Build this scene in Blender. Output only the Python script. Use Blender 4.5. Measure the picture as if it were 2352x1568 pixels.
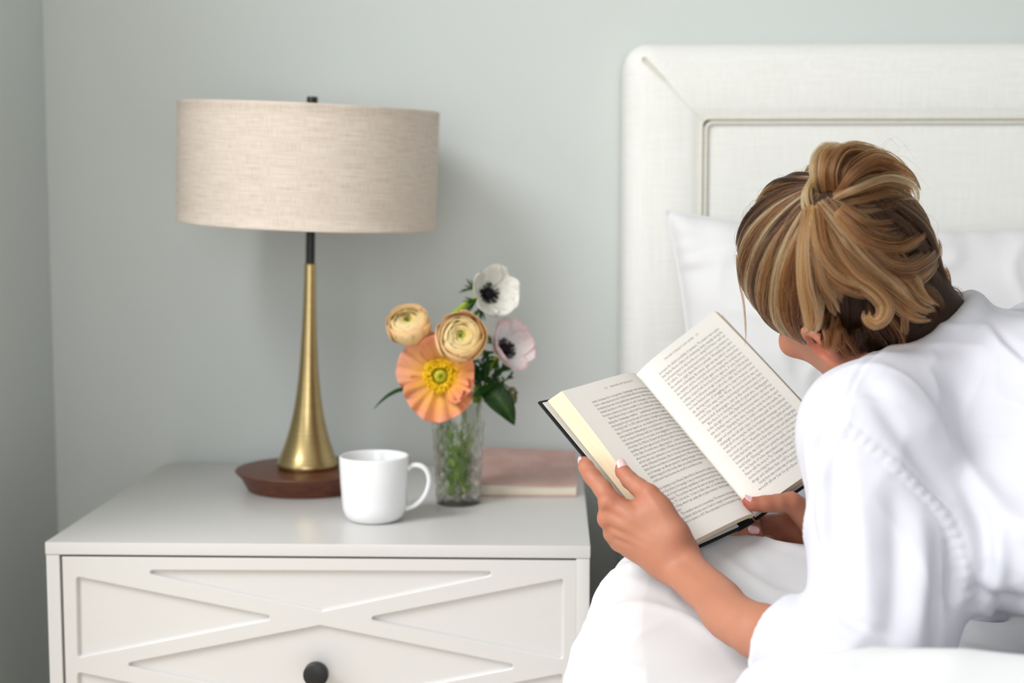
import bpy, bmesh, math, random
import numpy as np
from mathutils import Vector, Matrix

for _o in list(bpy.data.objects):
    bpy.data.objects.remove(_o)
SC = bpy.context.scene
COL = SC.collection
rng = np.random.default_rng(7)
random.seed(7)

# ------------------------------------------------------------------ camera
CAM = np.array([0.0, 0.0, 1.10])
FPX = 50.0 / 36.0 * 2352.0
PITCH = math.atan(0.0931)
YAW = math.atan(0.0303 * math.cos(PITCH))
R_ = np.array([math.cos(YAW), math.sin(YAW), 0.0])
F_ = np.array([-math.sin(YAW) * math.cos(PITCH), math.cos(YAW) * math.cos(PITCH), -math.sin(PITCH)])
U_ = np.cross(R_, F_)
cam_d = bpy.data.cameras.new('camera')
cam_d.lens = 50.0
cam_d.sensor_width = 36.0
cam_d.clip_start = 0.05
cam_d.dof.use_dof = True
cam_d.dof.focus_distance = 1.42
cam_d.dof.aperture_fstop = 4.0
cam = bpy.data.objects.new('camera', cam_d)
cam.location = CAM
cam.rotation_euler = (math.pi / 2 - PITCH, 0, YAW)
COL.objects.link(cam)
SC.camera = cam

# ------------------------------------------------------------------ world, lights, exposure
w = bpy.data.worlds.new('world')
SC.world = w
w.use_nodes = True
bg = w.node_tree.nodes['Background']
bg.inputs['Color'].default_value = (0.97, 0.985, 1.0, 1)
bg.inputs['Strength'].default_value = 1.0


def area(name, loc, target, sx, sy, power, col):
    l = bpy.data.lights.new(name, 'AREA')
    l.shape = 'RECTANGLE'
    l.size, l.size_y = sx, sy
    l.energy = power
    l.color = col
    o = bpy.data.objects.new(name, l)
    o.location = loc
    d = Vector(target) - Vector(loc)
    o.rotation_euler = d.to_track_quat('-Z', 'Y').to_euler()
    COL.objects.link(o)
    return o


area('added_overhead_light', (-1.62, 0.25, 2.60), (-1.2, 0.65, 0.0), 1.4, 1.4, 70.0, (0.985, 0.995, 1.0))  # unseen overhead light, invented to brighten upward-facing surfaces
area('side_window_daylight', (-2.72, 0.0, 1.50), (0.3, 1.4, 1.0), 2.1, 1.5, 20.0, (0.985, 0.995, 1.0))
area('added_rear_fill', (-0.35, -2.66, 1.50), (0.1, 2.2, 1.15), 1.7, 1.8, 25.0, (0.985, 0.995, 1.0))  # unseen rear light, added as front fill
SC.view_settings.view_transform = 'Standard'
SC.view_settings.look = 'None'
SC.view_settings.gamma = 1.0
SC.view_settings.use_curve_mapping = False
SC.view_settings.exposure = 0.10
SC.cycles.use_denoising = True
SC.cycles.max_bounces = 8
SC.cycles.transmission_bounces = 10
SC.cycles.transparent_max_bounces = 12
SC.cycles.caustics_reflective = False
SC.cycles.caustics_refractive = True


# ------------------------------------------------------------------ measuring helpers
def ray(u, v):
    return F_ + R_ * ((u - 1176.0) / FPX) - U_ * ((v - 784.0) / FPX)


def pix(u, v, y):
    """world point at depth y on the sight line through photo pixel (u, v)"""
    d = ray(u, v)
    return CAM + d * (y / d[1])


def pixz(u, v, z):
    d = ray(u, v)
    return CAM + d * ((z - CAM[2]) / d[2])


def proj(p):
    q = np.asarray(p, float) - CAM
    z = q @ F_
    return np.array([1176 + FPX * (q @ R_) / z, 784 - FPX * (q @ U_) / z])


def nrm(v):
    v = np.asarray(v, float)
    return v / np.linalg.norm(v)


# ------------------------------------------------------------------ object helpers
ORG = {}


def thing(name, label, cat, loc, group=None, kind=None):
    o = bpy.data.objects.new(name, None)
    o.empty_display_size = 0.05
    o.location = loc
    COL.objects.link(o)
    ORG[o.name] = np.array(loc, float)
    tag(o, label, cat, group, kind)
    return o


def tag(o, label=None, cat=None, group=None, kind=None):
    if label: o['label'] = label
    if cat: o['category'] = cat
    if group: o['group'] = group
    if kind: o['kind'] = kind
    return o


def obj(name, verts, faces, mat, parent=None, smooth=True, col=None, uv=None, origin=None, label=None, angle=None):
    """one mesh object from world-space vertices"""
    verts = np.asarray(verts, float).reshape(-1, 3)
    org = ORG[parent.name] if parent is not None else (np.array(origin, float) if origin is not None else verts.mean(0))
    me = bpy.data.meshes.new(name)
    if isinstance(faces, np.ndarray):
        faces = faces.tolist()
    me.from_pydata((verts - org).tolist(), [], faces)
    me.validate()
    if smooth:
        me.polygons.foreach_set('use_smooth', [True] * len(me.polygons))
        if angle is not None:
            me.set_sharp_from_angle(angle=math.radians(angle))
    if col is not None:
        ca = me.color_attributes.new('Col', 'FLOAT_COLOR', 'POINT')
        c = np.ones((len(verts), 4)); c[:, :3] = np.asarray(col)
        ca.data.foreach_set('color', c.ravel())
    if uv is not None:
        uvl = me.uv_layers.new(name='UVMap')
        li = np.zeros(len(me.loops), int)
        me.loops.foreach_get('vertex_index', li)
        uvl.data.foreach_set('uv', np.asarray(uv, float)[li].ravel())
    me.materials.append(mat)
    o = bpy.data.objects.new(name, me)
    COL.objects.link(o)
    if parent is not None:
        o.parent = parent
        o.location = (0, 0, 0)
    else:
        o.location = org
    ORG[o.name] = org
    if label: o['label'] = label
    return o


def bm_obj(name, bm, mat, parent=None, smooth=True, angle=30, origin=None, label=None):
    bm.verts.ensure_lookup_table()
    v = np.array([x.co[:] for x in bm.verts])
    f = []
    for i, x in enumerate(bm.verts): x.index = i
    for x in bm.faces: f.append([y.index for y in x.verts])
    bm.free()
    return obj(name, v, f, mat, parent, smooth, origin=origin, label=label, angle=angle)


def box_bm(bm, lo, hi, bev=0.0, seg=2):
    lo, hi = np.array(lo, float), np.array(hi, float)
    b = bmesh.new()
    bmesh.ops.create_cube(b, size=1.0)
    for v in b.verts:
        v.co = Vector((lo + hi) / 2 + np.array(v.co[:]) * (hi - lo))
    if bev > 0:
        bmesh.ops.bevel(b, geom=b.edges[:], offset=bev, segments=seg, affect='EDGES', profile=0.7)
    m = bpy.data.meshes.new('tmp')
    b.to_mesh(m); b.free()
    bm.from_mesh(m)
    bpy.data.meshes.remove(m)


def box(name, lo, hi, mat, parent=None, bev=0.002, label=None, smooth=True):
    bm = bmesh.new()
    box_bm(bm, lo, hi, bev)
    return bm_obj(name, bm, mat, parent, smooth, 40, label=label, origin=((lo[0]+hi[0])/2, (lo[1]+hi[1])/2, lo[2]))


def grid_faces(n, m, wrap_u=False, wrap_v=False, flip=False):
    """faces of an n x m vertex grid (row-major)"""
    i = np.arange(n if wrap_u else n - 1)
    j = np.arange(m if wrap_v else m - 1)
    I, J = np.meshgrid(i, j, indexing='ij')
    I2, J2 = (I + 1) % n, (J + 1) % m
    f = np.stack([I * m + J, I2 * m + J, I2 * m + J2, I * m + J2], -1).reshape(-1, 4)
    return f[:, ::-1] if flip else f


def lathe(profile, n=64, c=(0, 0, 0), axis=None):
    """revolve [(r, z), ...] about z at c (or about a tilted axis matrix); returns verts, faces, uv"""
    p = np.array(profile, float)
    a = np.linspace(0, 2 * np.pi, n, endpoint=False)
    V = np.stack([p[:, None, 0] * np.cos(a), p[:, None, 0] * np.sin(a), np.repeat(p[:, None, 1], n, 1)], -1).reshape(-1, 3)
    if axis is not None:
        V = V @ np.asarray(axis).T
    V = V + np.asarray(c, float)
    f = grid_faces(len(p), n, wrap_v=True, flip=True)
    uv = np.stack([np.tile(a / (2 * np.pi), len(p)), np.repeat(p[:, 1], n)], -1)
    return V, f, uv


def tube(path, rad, n=10, cap=True):
    """round tube along a polyline with a radius per point"""
    P = np.asarray(path, float)
    Rr = np.broadcast_to(np.asarray(rad, float), (len(P),))
    T = np.gradient(P, axis=0)
    T /= np.linalg.norm(T, axis=1)[:, None] + 1e-12
    nrm0 = np.cross(T[0], [0, 0, 1.0])
    if np.linalg.norm(nrm0) < 1e-3: nrm0 = np.cross(T[0], [1.0, 0, 0])
    N = [nrm0 / np.linalg.norm(nrm0)]
    for i in range(1, len(P)):
        v = N[-1] - T[i] * np.dot(N[-1], T[i])
        N.append(v / (np.linalg.norm(v) + 1e-12))
    N = np.array(N)
    B = np.cross(T, N)
    a = np.linspace(0, 2 * np.pi, n, endpoint=False)
    V = P[:, None] + Rr[:, None, None] * (np.cos(a)[None, :, None] * N[:, None] + np.sin(a)[None, :, None] * B[:, None])
    V = V.reshape(-1, 3)
    f = grid_faces(len(P), n, wrap_v=True).tolist()
    if cap:
        f.append(list(range(n))[::-1])
        f.append(list(range((len(P) - 1) * n, len(P) * n)))
    return V, f


def smooth_path(pts, n=40):
    """Catmull-Rom through points"""
    P = np.asarray(pts, float)
    P = np.vstack([2 * P[0] - P[1], P, 2 * P[-1] - P[-2]])
    out = []
    m = len(P) - 3
    for t in np.linspace(0, m - 1e-6, n):
        i = int(t); s = t - i
        p0, p1, p2, p3 = P[i:i + 4]
        out.append(0.5 * ((2 * p1) + (-p0 + p2) * s + (2 * p0 - 5 * p1 + 4 * p2 - p3) * s * s + (-p0 + 3 * p1 - 3 * p2 + p3) * s ** 3))
    return np.array(out)


def join(parts):
    """concatenate (verts, faces) pairs"""
    V, F, k = [], [], 0
    for v, f in parts:
        V.append(np.asarray(v, float))
        F += [[int(i) + k for i in q] for q in f]
        k += len(v)
    return np.vstack(V), F


def frame_from(n, up=(0, 0, 1)):
    n = nrm(n)
    x = np.cross(up, n)
    if np.linalg.norm(x) < 1e-3: x = np.cross([1, 0, 0], n)
    x = nrm(x)
    y = np.cross(n, x)
    return np.stack([x, y, n], 1)      # columns


def vnoise(P, scale, seed=0):
    """smooth pseudo-noise on points: a sum of random plane waves, about -1..1"""
    r = np.random.default_rng(seed)
    P = np.asarray(P, float)
    out = np.zeros(P.shape[:-1])
    for k in range(9):
        d = r.normal(size=P.shape[-1]); d /= np.linalg.norm(d)
        f = r.uniform(0.6, 1.6) / scale
        out += np.sin(2 * np.pi * f * (P @ d) + r.uniform(0, 6.28))
    return out / 4.0


# ------------------------------------------------------------------ materials
def srgb(r, g, b):
    return tuple(((c / 255.0) / 12.92 if c / 255.0 <= 0.04045 else ((c / 255.0 + 0.055) / 1.055) ** 2.4) for c in (r, g, b))


class Mat:
    def __init__(s, name, col=(0.8, 0.8, 0.8), rough=0.5, metal=0.0, spec=0.5, **kw):
        s.m = bpy.data.materials.new(name)
        s.m.use_nodes = True
        s.t = s.m.node_tree
        s.b = s.t.nodes['Principled BSDF']
        s.b.inputs['Base Color'].default_value = (*col, 1)
        s.b.inputs['Roughness'].default_value = rough
        s.b.inputs['Metallic'].default_value = metal
        s.b.inputs['Specular IOR Level'].default_value = spec
        for k, v in kw.items():
            s.b.inputs[k.replace('_', ' ')].default_value = v
        s.out = s.t.nodes['Material Output']

    def n(s, typ, **kw):
        x = s.t.nodes.new(typ)
        for k, v in kw.items():
            if k in ('operation', 'blend_type', 'data_type', 'attribute_name', 'noise_dimensions', 'bands_direction', 'wave_type', 'feature', 'interpolation', 'musgrave_type'):
                setattr(x, k, v)
            else:
                x.inputs[k.replace('_', ' ')].default_value = v
        return x

    def l(s, a, b):
        s.t.links.new(a, b)

    def coord(s, kind='Object', scale=(1, 1, 1), rot=(0, 0, 0)):
        tc = s.n('ShaderNodeTexCoord')
        mp = s.n('ShaderNodeMapping')
        mp.inputs['Scale'].default_value = scale
        mp.inputs['Rotation'].default_value = rot
        s.l(tc.outputs[kind], mp.inputs['Vector'])
        return mp.outputs['Vector']

    def noise(s, vec, scale, detail=3, rough=0.5):
        x = s.n('ShaderNodeTexNoise', Scale=scale, Detail=detail, Roughness=rough)
        s.l(vec, x.inputs['Vector'])
        return x.outputs['Fac']

    def ramp(s, fac, stops):
        r = s.n('ShaderNodeValToRGB')
        e = r.color_ramp.elements
        while len(e) < len(stops): e.new(0.5)
        for i, (p, c) in enumerate(stops):
            e[i].position = p
            e[i].color = (*c, 1) if len(c) == 3 else c
        s.l(fac, r.inputs['Fac'])
        return r.outputs['Color']

    def mix(s, fac, a, b, blend='MIX'):
        x = s.n('ShaderNodeMix', data_type='RGBA', blend_type=blend)
        for sock, val in ((x.inputs[0], fac), (x.inputs[6], a), (x.inputs[7], b)):
            if hasattr(val, 'links'): s.l(val, sock)
            elif isinstance(val, (int, float)): sock.default_value = val
            else: sock.default_value = (*val, 1)
        return x.outputs[2]

    def add(s, a, b, op='ADD'):
        x = s.n('ShaderNodeMath', operation=op)
        for sock, val in ((x.inputs[0], a), (x.inputs[1], b)):
            if hasattr(val, 'links'): s.l(val, sock)
            else: sock.default_value = val
        return x.outputs[0]

    def bump(s, h, strength=0.2, dist=0.001):
        x = s.n('ShaderNodeBump', Strength=strength, Distance=dist)
        s.l(h, x.inputs['Height'])
        s.l(x.outputs['Normal'], s.b.inputs['Normal'])

    def base(s, c):
        s.l(c, s.b.inputs['Base Color'])

    def vcol(s):
        x = s.n('ShaderNodeVertexColor') if False else s.n('ShaderNodeAttribute', attribute_name='Col')
        return x.outputs['Color']


# wall paint: pale grey green with a faint roller texture
mw = Mat('wall_paint', srgb(219, 224, 222), 0.62, spec=0.3)
mw.bump(mw.noise(mw.coord('Object'), 420, 4), 0.08, 0.0006)
M_WALL = mw.m
M_CEIL = Mat('ceiling_paint', srgb(238, 239, 238), 0.8, spec=0.2).m
mf = Mat('floor_boards', srgb(196, 180, 162), 0.45)
mf.base(mf.ramp(mf.noise(mf.coord('Object', (1, 14, 1)), 6, 5), [(0.3, srgb(182, 166, 148)), (0.7, srgb(208, 194, 178))]))
M_FLOOR = mf.m
M_TRIM = Mat('trim_paint', srgb(238, 239, 237), 0.35).m
mp_ = Mat('dresser_paint', srgb(211, 209, 207), 0.30, spec=0.7)
mp_.bump(mp_.noise(mp_.coord('Object'), 300, 3), 0.03, 0.0005)
M_DRESS = mp_.m
M_DARK = Mat('dark_back_and_shade', srgb(60, 62, 58), 0.7).m  # for the back panel, and for shade put into colour behind the drawers
M_BLACK = Mat('black_metal', srgb(22, 22, 23), 0.32, spec=0.5).m
M_KNOB = Mat('black_knob', srgb(18, 18, 19), 0.42, spec=0.5).m
mb = Mat('brushed_brass', srgb(190, 166, 118), 0.27, metal=1.0)
mb.b.inputs['Anisotropic'].default_value = 0.5
mb.base(mb.ramp(mb.noise(mb.coord('Object', (1, 1, 120)), 9, 3), [(0.3, srgb(178, 154, 106)), (0.7, srgb(202, 180, 132))]))
M_BRASS = mb.m
mo = Mat('walnut_wood', srgb(96, 52, 34), 0.42, spec=0.4)
mo.base(mo.ramp(mo.noise(mo.coord('Object', (3, 40, 40)), 5, 5, 0.6), [(0.3, srgb(78, 40, 26)), (0.55, srgb(104, 58, 38)), (0.75, srgb(124, 72, 48))]))
M_WOOD = mo.m
M_CERAMIC = Mat('white_ceramic', srgb(240, 241, 243), 0.12, spec=0.5).m

# oatmeal linen of the lamp shade: slubs run round it, fine warp runs down it
ms = Mat('shade_linen', srgb(214, 200, 184), 0.85, spec=0.15)
c_ = ms.coord('UV', (1, 1, 1))
h1 = ms.n('ShaderNodeMapping'); h1.inputs['Scale'].default_value = (26, 620, 1); ms.l(c_, h1.inputs['Vector'])
h2 = ms.n('ShaderNodeMapping'); h2.inputs['Scale'].default_value = (700, 60, 1); ms.l(c_, h2.inputs['Vector'])
n1 = ms.noise(h1.outputs['Vector'], 1.0, 4, 0.65)
n2 = ms.noise(h2.outputs['Vector'], 1.0, 3, 0.6)
both = ms.add(ms.add(n1, 0.65, 'MULTIPLY'), ms.add(n2, 0.35, 'MULTIPLY'))
ms.base(ms.ramp(both, [(0.30, srgb(190, 172, 156)), (0.46, srgb(216, 202, 189)), (0.6, srgb(228, 217, 205))]))
ms.bump(both, 0.4, 0.0008)
M_SHADE = ms.m
M_SHADE_IN = Mat('shade_lining', srgb(236, 232, 224), 0.8, spec=0.1).m


def fabric(name, col, col2, sx=900, sz=900, bump=0.25, rough=0.9, sheen=0.1, slub=0.5):
    f = Mat(name, col, rough, spec=0.12)
    f.b.inputs['Sheen Weight'].default_value = sheen
    v = f.coord('Object')
    a = f.n('ShaderNodeMapping'); a.inputs['Scale'].default_value = (sx, sx, 14); f.l(v, a.inputs['Vector'])
    b = f.n('ShaderNodeMapping'); b.inputs['Scale'].default_value = (14, 14, sz); f.l(v, b.inputs['Vector'])
    x = f.noise(a.outputs['Vector'], 1.0, 3, 0.6)
    y = f.noise(b.outputs['Vector'], 1.0, 3, 0.6)
    s = f.add(f.add(x, 0.5, 'MULTIPLY'), f.add(y, 0.5, 'MULTIPLY'))
    f.base(f.ramp(s, [(0.5 - 0.2 * slub, col2), (0.5 + 0.2 * slub, col)]))
    f.bump(s, bump, 0.0006)
    return f.m


M_HEAD = fabric('headboard_linen', srgb(248, 248, 245), srgb(240, 240, 236), 520, 520, 0.3)
M_PIPE = fabric('piping_linen', srgb(238, 236, 226), srgb(228, 225, 213), 520, 520, 0.2)
M_BED = Mat('white_bed_cotton', srgb(228, 228, 230), 0.9, spec=0.1)
M_BED.b.inputs['Sheen Weight'].default_value = 0.08
M_BED.bump(M_BED.noise(M_BED.coord('Object'), 900, 2), 0.06, 0.0004)
M_BED = M_BED.m
M_SHIRT = Mat('white_shirt_cotton', srgb(211, 211, 220), 0.85, spec=0.12)
M_SHIRT.b.inputs['Sheen Weight'].default_value = 0.08
M_SHIRT.bump(M_SHIRT.noise(M_SHIRT.coord('Object'), 1200, 2), 0.05, 0.0004)
M_SHIRT = M_SHIRT.m
# ================================================================== room shell
XL, YB, ZC = pix(106, 300, 2.228)[0], 2.228, 2.55
XR, YN = 2.6, -2.5


def plane_box(name, lo, hi, mat):
    o = box(name, lo, hi, mat, None, 0.0, smooth=False)
    o['kind'] = 'structure'
    return o


XW = -2.6                       # the room runs on to the left, nearer than the picture's edge
plane_box('wall_back', (XL - 0.1, YB, 0.0), (XR, YB + 0.1, ZC), M_WALL)
plane_box('wall_right', (XR, YN, 0.0), (XR + 0.1, YB + 0.1, ZC), M_WALL)
plane_box('floor', (XW - 0.1, YN, -0.1), (XR, YB + 0.1, 0.0), M_FLOOR)


def wall_with_opening(name, axis, pos, th, a0, a1, o0, o1, z0, z1, mat):
    """a wall across axis 0 (x fixed) or 1 (y fixed) at pos, from a0 to a1, with an opening"""
    bm = bmesh.new()
    for p0, p1, q0, q1 in ((a0, o0, 0, ZC), (o1, a1, 0, ZC), (o0, o1, 0, z0), (o0, o1, z1, ZC)):
        if p1 - p0 < 1e-6 or q1 - q0 < 1e-6: continue
        lo, hi = ((pos, p0, q0), (pos + th, p1, q1)) if axis == 0 else ((p0, pos, q0), (p1, pos + th, q1))
        box_bm(bm, lo, hi)
    o = bm_obj(name, bm, mat, None, False, origin=(pos, a0, 0) if axis == 0 else (a0, pos, 0)); o['kind'] = 'structure'


def window_frame(name, axis, pos, o0, o1, z0, z1):
    bm = bmesh.new()
    m = (o0 + o1) / 2
    for p0, p1, q0, q1 in ((o0, o1, z0, z0 + 0.05), (o0, o1, z1 - 0.05, z1), (o0, o0 + 0.05, z0, z1), (o1 - 0.05, o1, z0, z1), (m - 0.02, m + 0.02, z0, z1)):
        lo, hi = ((pos, p0, q0), (pos + 0.05, p1, q1)) if axis == 0 else ((p0, pos, q0), (p1, pos + 0.05, q1))
        box_bm(bm, lo, hi, 0.003)
    o = bm_obj(name, bm, M_TRIM, None, True, origin=(pos, o0, z0) if axis == 0 else (o0, pos, z0)); o['kind'] = 'structure'


NIB = 1.46
plane_box('wall_left', (XL - 0.1, NIB, 0.0), (XL, YB, ZC), M_WALL)
plane_box('wall_alcove', (XW - 0.1, NIB, 0.0), (XL - 0.1, NIB + 0.1, ZC), M_WALL)
wall_with_opening('wall_side', 0, XW - 0.1, 0.1, YN, NIB + 0.1, -1.1, 1.1, 0.7, 2.3, M_WALL)
window_frame('window_1', 0, XW - 0.08, -1.1, 1.1, 0.7, 2.3)
wall_with_opening('wall_rear', 1, YN - 0.1, 0.1, XW - 0.1, XR + 0.1, -1.20, 0.50, 0.55, 2.38, M_WALL)
window_frame('added_rear_window', 1, YN - 0.08, -1.20, 0.50, 0.55, 2.38)  # unseen frame made up to go with the added rear fill
bm = bmesh.new()
KX0, KX1, KY0, KY1 = -2.34, -0.90, -0.47, 0.97  # ceiling opening cut for the invented overhead light
for x0, x1, y0, y1 in ((XW - 0.1, KX0, YN, YB + 0.1), (KX1, XR, YN, YB + 0.1), (KX0, KX1, YN, KY0), (KX0, KX1, KY1, YB + 0.1)):
    box_bm(bm, (x0, y0, ZC), (x1, y1, ZC + 0.1))
o = bm_obj('ceiling', bm, M_CEIL, None, False, origin=(0, 0, ZC)); o['kind'] = 'structure'
bm = bmesh.new(); box_bm(bm, (XL + 0.012, YB - 0.012, 0.0), (XR, YB, 0.12), 0.003)
o = bm_obj('baseboard_back', bm, M_TRIM, None, True, origin=(XL, YB, 0)); o['kind'] = 'structure'
bm = bmesh.new(); box_bm(bm, (XL, NIB, 0.0), (XL + 0.012, YB - 0.012, 0.12), 0.003)
o = bm_obj('baseboard_left', bm, M_TRIM, None, True, origin=(XL, NIB, 0)); o['kind'] = 'structure'

# ================================================================== dresser
ZT = 0.70
pL, pR = pixz(102, 1245, ZT), pixz(1356, 1253, ZT)
YF = (pL[1] + pR[1]) / 2
DX0, DX1 = pL[0], pR[0]
YBK = 2.20
PXM = YF / FPX
TT = 30 * PXM
dr = thing('dresser', 'white painted bedside dresser with crossed lattice drawer fronts and black knobs', 'dresser', ((DX0 + DX1) / 2, (YF + YBK) / 2, 0))
box('top_board', (DX0, YF, ZT - TT), (DX1, YBK, ZT), M_DRESS, dr, 0.0016)
SW = 33 * PXM
bm = bmesh.new()
box_bm(bm, (DX0 + 0.0008, YF + 0.0005, 0.0), (DX0 + SW, YBK, ZT - TT - 0.0004), 0.001)
bm_obj('side_panel', bm, M_DRESS, dr)
bm = bmesh.new()
box_bm(bm, (DX1 - SW, YF + 0.0005, 0.0), (DX1 - 0.0008, YBK, ZT - TT - 0.0004), 0.001)
bm_obj('side_panel', bm, M_DRESS, dr)
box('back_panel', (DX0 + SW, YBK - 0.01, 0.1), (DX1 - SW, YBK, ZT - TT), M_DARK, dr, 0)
box('bottom_rail', (DX0 + SW, YF + 0.002, 0.06), (DX1 - SW, YBK - 0.01, 0.12), M_DRESS, dr, 0.001)
FX0, FX1 = pix(142, 1320, YF)[0], pix(1325, 1320, YF)[0]
FZ1 = pix(735, 1283, YF)[2]
FZ0 = pix(735, 1779, YF)[2]
DEP = 0.0062


def inset(poly, d):
    """offset a convex counter-clockwise polygon inwards by d (negative: outwards)"""
    P = np.asarray(poly, float)
    n = len(P)
    out = []
    for i in range(n):
        a, b, c = P[i - 1], P[i], P[(i + 1) % n]
        e1 = nrm(b - a); e2 = nrm(c - b)
        n1 = np.array([-e1[1], e1[0]]); n2 = np.array([-e2[1], e2[0]])
        k = (n1 + n2) / (1 + np.dot(n1, n2) + 1e-9)
        out.append(b + k * d)
    return np.array(out)


def rounded(poly, r, seg=4):
    P = np.asarray(poly, float)
    n = len(P)
    out = []
    for i in range(n):
        a, b, c = P[i - 1], P[i], P[(i + 1) % n]
        e1, e2 = nrm(a - b), nrm(c - b)
        ang = math.acos(np.clip(np.dot(e1, e2), -1, 1))
        L = min(r / math.tan(ang / 2), 0.45 * np.linalg.norm(a - b), 0.45 * np.linalg.norm(c - b))
        p0, p1 = b + e1 * L, b + e2 * L
        rr = L * math.tan(ang / 2)
        ctr = b + nrm(e1 + e2) * (rr / math.sin(ang / 2))
        a0 = math.atan2(*(p0 - ctr)[::-1]); a1 = math.atan2(*(p1 - ctr)[::-1])
        da = (a1 - a0 + math.pi) % (2 * math.pi) - math.pi
        for k in range(seg + 1):
            t = a0 + da * k / seg
            out.append(ctr + rr * np.array([math.cos(t), math.sin(t)]))
    return np.array(out)


# recessed fields measured on the front (x, z), each counter-clockwise seen from the front (x right, z up)
def fp(u, v):
    p = pix(u, v, YF)
    return (p[0], p[2])


cx_ = 736
fields = [
    [(300, 1310), (739, 1404), (1172, 1313)],
    [(175, 1325), (178, 1510), (640, 1419)],
    [(833, 1421), (1293, 1514), (1294, 1330)],
    [(274, 1527), (735, 1621), (1200, 1531), (735, 1437)],
    [(178, 1545), (180, 1733), (640, 1640)],
    [(833, 1638), (1290, 1735), (1292, 1548)],
    [(300, 1750), (1172, 1752), (738, 1660)],
]
fields = [np.array([fp(*q) for q in f]) for f in fields]
for f in fields:
    x, y = f[:, 0], f[:, 1]
    assert np.sum(x * np.roll(y, -1) - np.roll(x, -1) * y) > 0


def drawer(dz, real):
    d = None
    yF = YF + 0.0012
    bm = bmesh.new()
    outer = np.array([(FX0, FZ0), (FX1, FZ0), (FX1, FZ1), (FX0, FZ1)])
    loops = []

    def loop3(P, y):
        return [bm.verts.new((p[0], y, p[1] + dz)) for p in P]

    def close(vs):
        return [bm.edges.new((vs[i], vs[(i + 1) % len(vs)])) for i in range(len(vs))]

    eds = []
    of = inset(outer, 0.0012)
    o0, o1 = loop3(of, yF), loop3(outer, yF + 0.0012)
    o2 = loop3(outer, yF + 0.02)
    eds += close(o0)
    ringpairs = [(o0, o1), (o1, o2)]
    bot = []
    for f in fields:
        rf = rounded(f, 0.0028)
        a = loop3(inset(rf, -0.0011), yF)
        b = loop3(rf, yF + 0.0011)
        c = loop3(inset(rf, 0.0016), yF + DEP)
        eds += close(a)
        ringpairs += [(b, a), (c, b)]
        bot.append(rf)
    bmesh.ops.triangle_fill(bm, edges=eds, use_beauty=True)
    for A, B in ringpairs:
        n = len(A)
        for i in range(n):
            bm.faces.new((A[i], B[i], B[(i + 1) % n], A[(i + 1) % n]))
    bmesh.ops.recalc_face_normals(bm, faces=bm.faces[:])
    d = bm_obj('drawer', bm, M_DRESS, dr, True, 25, label='white drawer front cut with a crossed lattice')
    for rf in bot:
        P = inset(rf, -0.002)
        v = [(p[0], yF + DEP - 0.0003, p[1] + dz) for p in P] + [(p[0], yF + 0.014, p[1] + dz) for p in P]
        n = len(P)
        fc = [list(range(n))] + [[i, i + n, (i + 1) % n + n, (i + 1) % n] for i in range(n)]
        obj('panel', v, fc, M_DRESS, d, False)
    kx, kz = fp(731, 1538)
    prof = [(0.0001, -0.030), (0.0125, -0.030), (0.0148, -0.0285), (0.0152, -0.026), (0.0152, -0.021), (0.0142, -0.019), (0.0075, -0.0165), (0.0065, -0.012), (0.0065, 0.0)]
    V, f, uv = lathe(prof, 40)
    V = np.stack([V[:, 0], V[:, 2], -V[:, 1]], -1) + np.array([kx, yF + DEP, kz + dz])
    obj('knob', V, f, M_KNOB, d, True, angle=35, label='round black knob')
    return d


drawer(0.0, True)
drawer(-(FZ1 - FZ0) - 0.006, True)
box('gap_shade_sheet', (DX0 + SW, YF + 0.022, 0.10), (DX1 - SW, YF + 0.03, ZT - TT), M_DARK, dr, 0)  # dark sheet standing in for the shade in the drawer gaps

# ================================================================== table lamp
LY = 2.015
lb = pixz(706, 1122, ZT); lb[1] = LY
lb[0] = pix(706, 1122, LY)[0]
S_ = LY / FPX
lamp = thing('table_lamp', 'brass trumpet table lamp with oatmeal drum shade on a round walnut base', 'lamp', (lb[0], LY, ZT))
C0 = np.array([lb[0], LY, ZT])
BT = 0.0275
V, f, uv = lathe([(0.0001, 0), (0.082, 0), (0.0845, 0.001), (0.094, 0.0185), (0.1015, 0.0262), (0.1022, 0.0272), (0.1015, 0.0284), (0.0985, 0.0288), (0.0001, 0.0288)], 96, C0)
obj('wooden_base', V, f, M_WOOD, lamp, True, angle=35, label='round bevelled walnut base')
tx = math.radians(1.5)


def tilt_mat(ax, ay):
    """columns: x, y, z axes of a post leaning ax to the right and ay towards the camera"""
    z = nrm([math.tan(ax), -math.tan(ay), 1.0])
    x = nrm(np.cross([0, 1, 0], z)); y = np.cross(z, x)
    return np.stack([x, y, z], 1)


A1 = tilt_mat(tx, 0.0)
brass = [(1096, 69), (1088, 72), (1082, 70.5), (1066, 63), (1050, 57), (1030, 50), (1005, 43), (980, 37), (955, 32.5), (930, 28.8), (900, 25), (870, 22.3), (840, 20.4), (800, 18.2), (760, 16.4), (720, 14.9), (680, 13.9), (640, 13.2), (630, 13.0), (628, 12.4), (628, 8)]
zz = lambda v: pix(708, v, LY)[2] - ZT
zoff = 0.0288 - zz(1096)
sc = lambda z: z
V, f, uv = lathe([(1e-4, zz(1096) + zoff)] + [(r * S_, zz(v) + zoff) for v, r in brass], 80, C0, A1)
obj('brass_body', V, f, M_BRASS, lamp, True, angle=40, label='brushed brass flared body')
zs = pix(708, 628, LY)[2] - ZT + zoff
ztop = pix(719, 222, LY)[2] - ZT
V, f, uv = lathe([(0.0001, zs - 0.01), (10.5 * S_, zs - 0.01), (10.5 * S_, ztop - 0.03), (0.0001, ztop - 0.03)], 32, C0, A1)
obj('pole', V, f, M_BLACK, lamp, True, angle=40, label='black metal pole')
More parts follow.
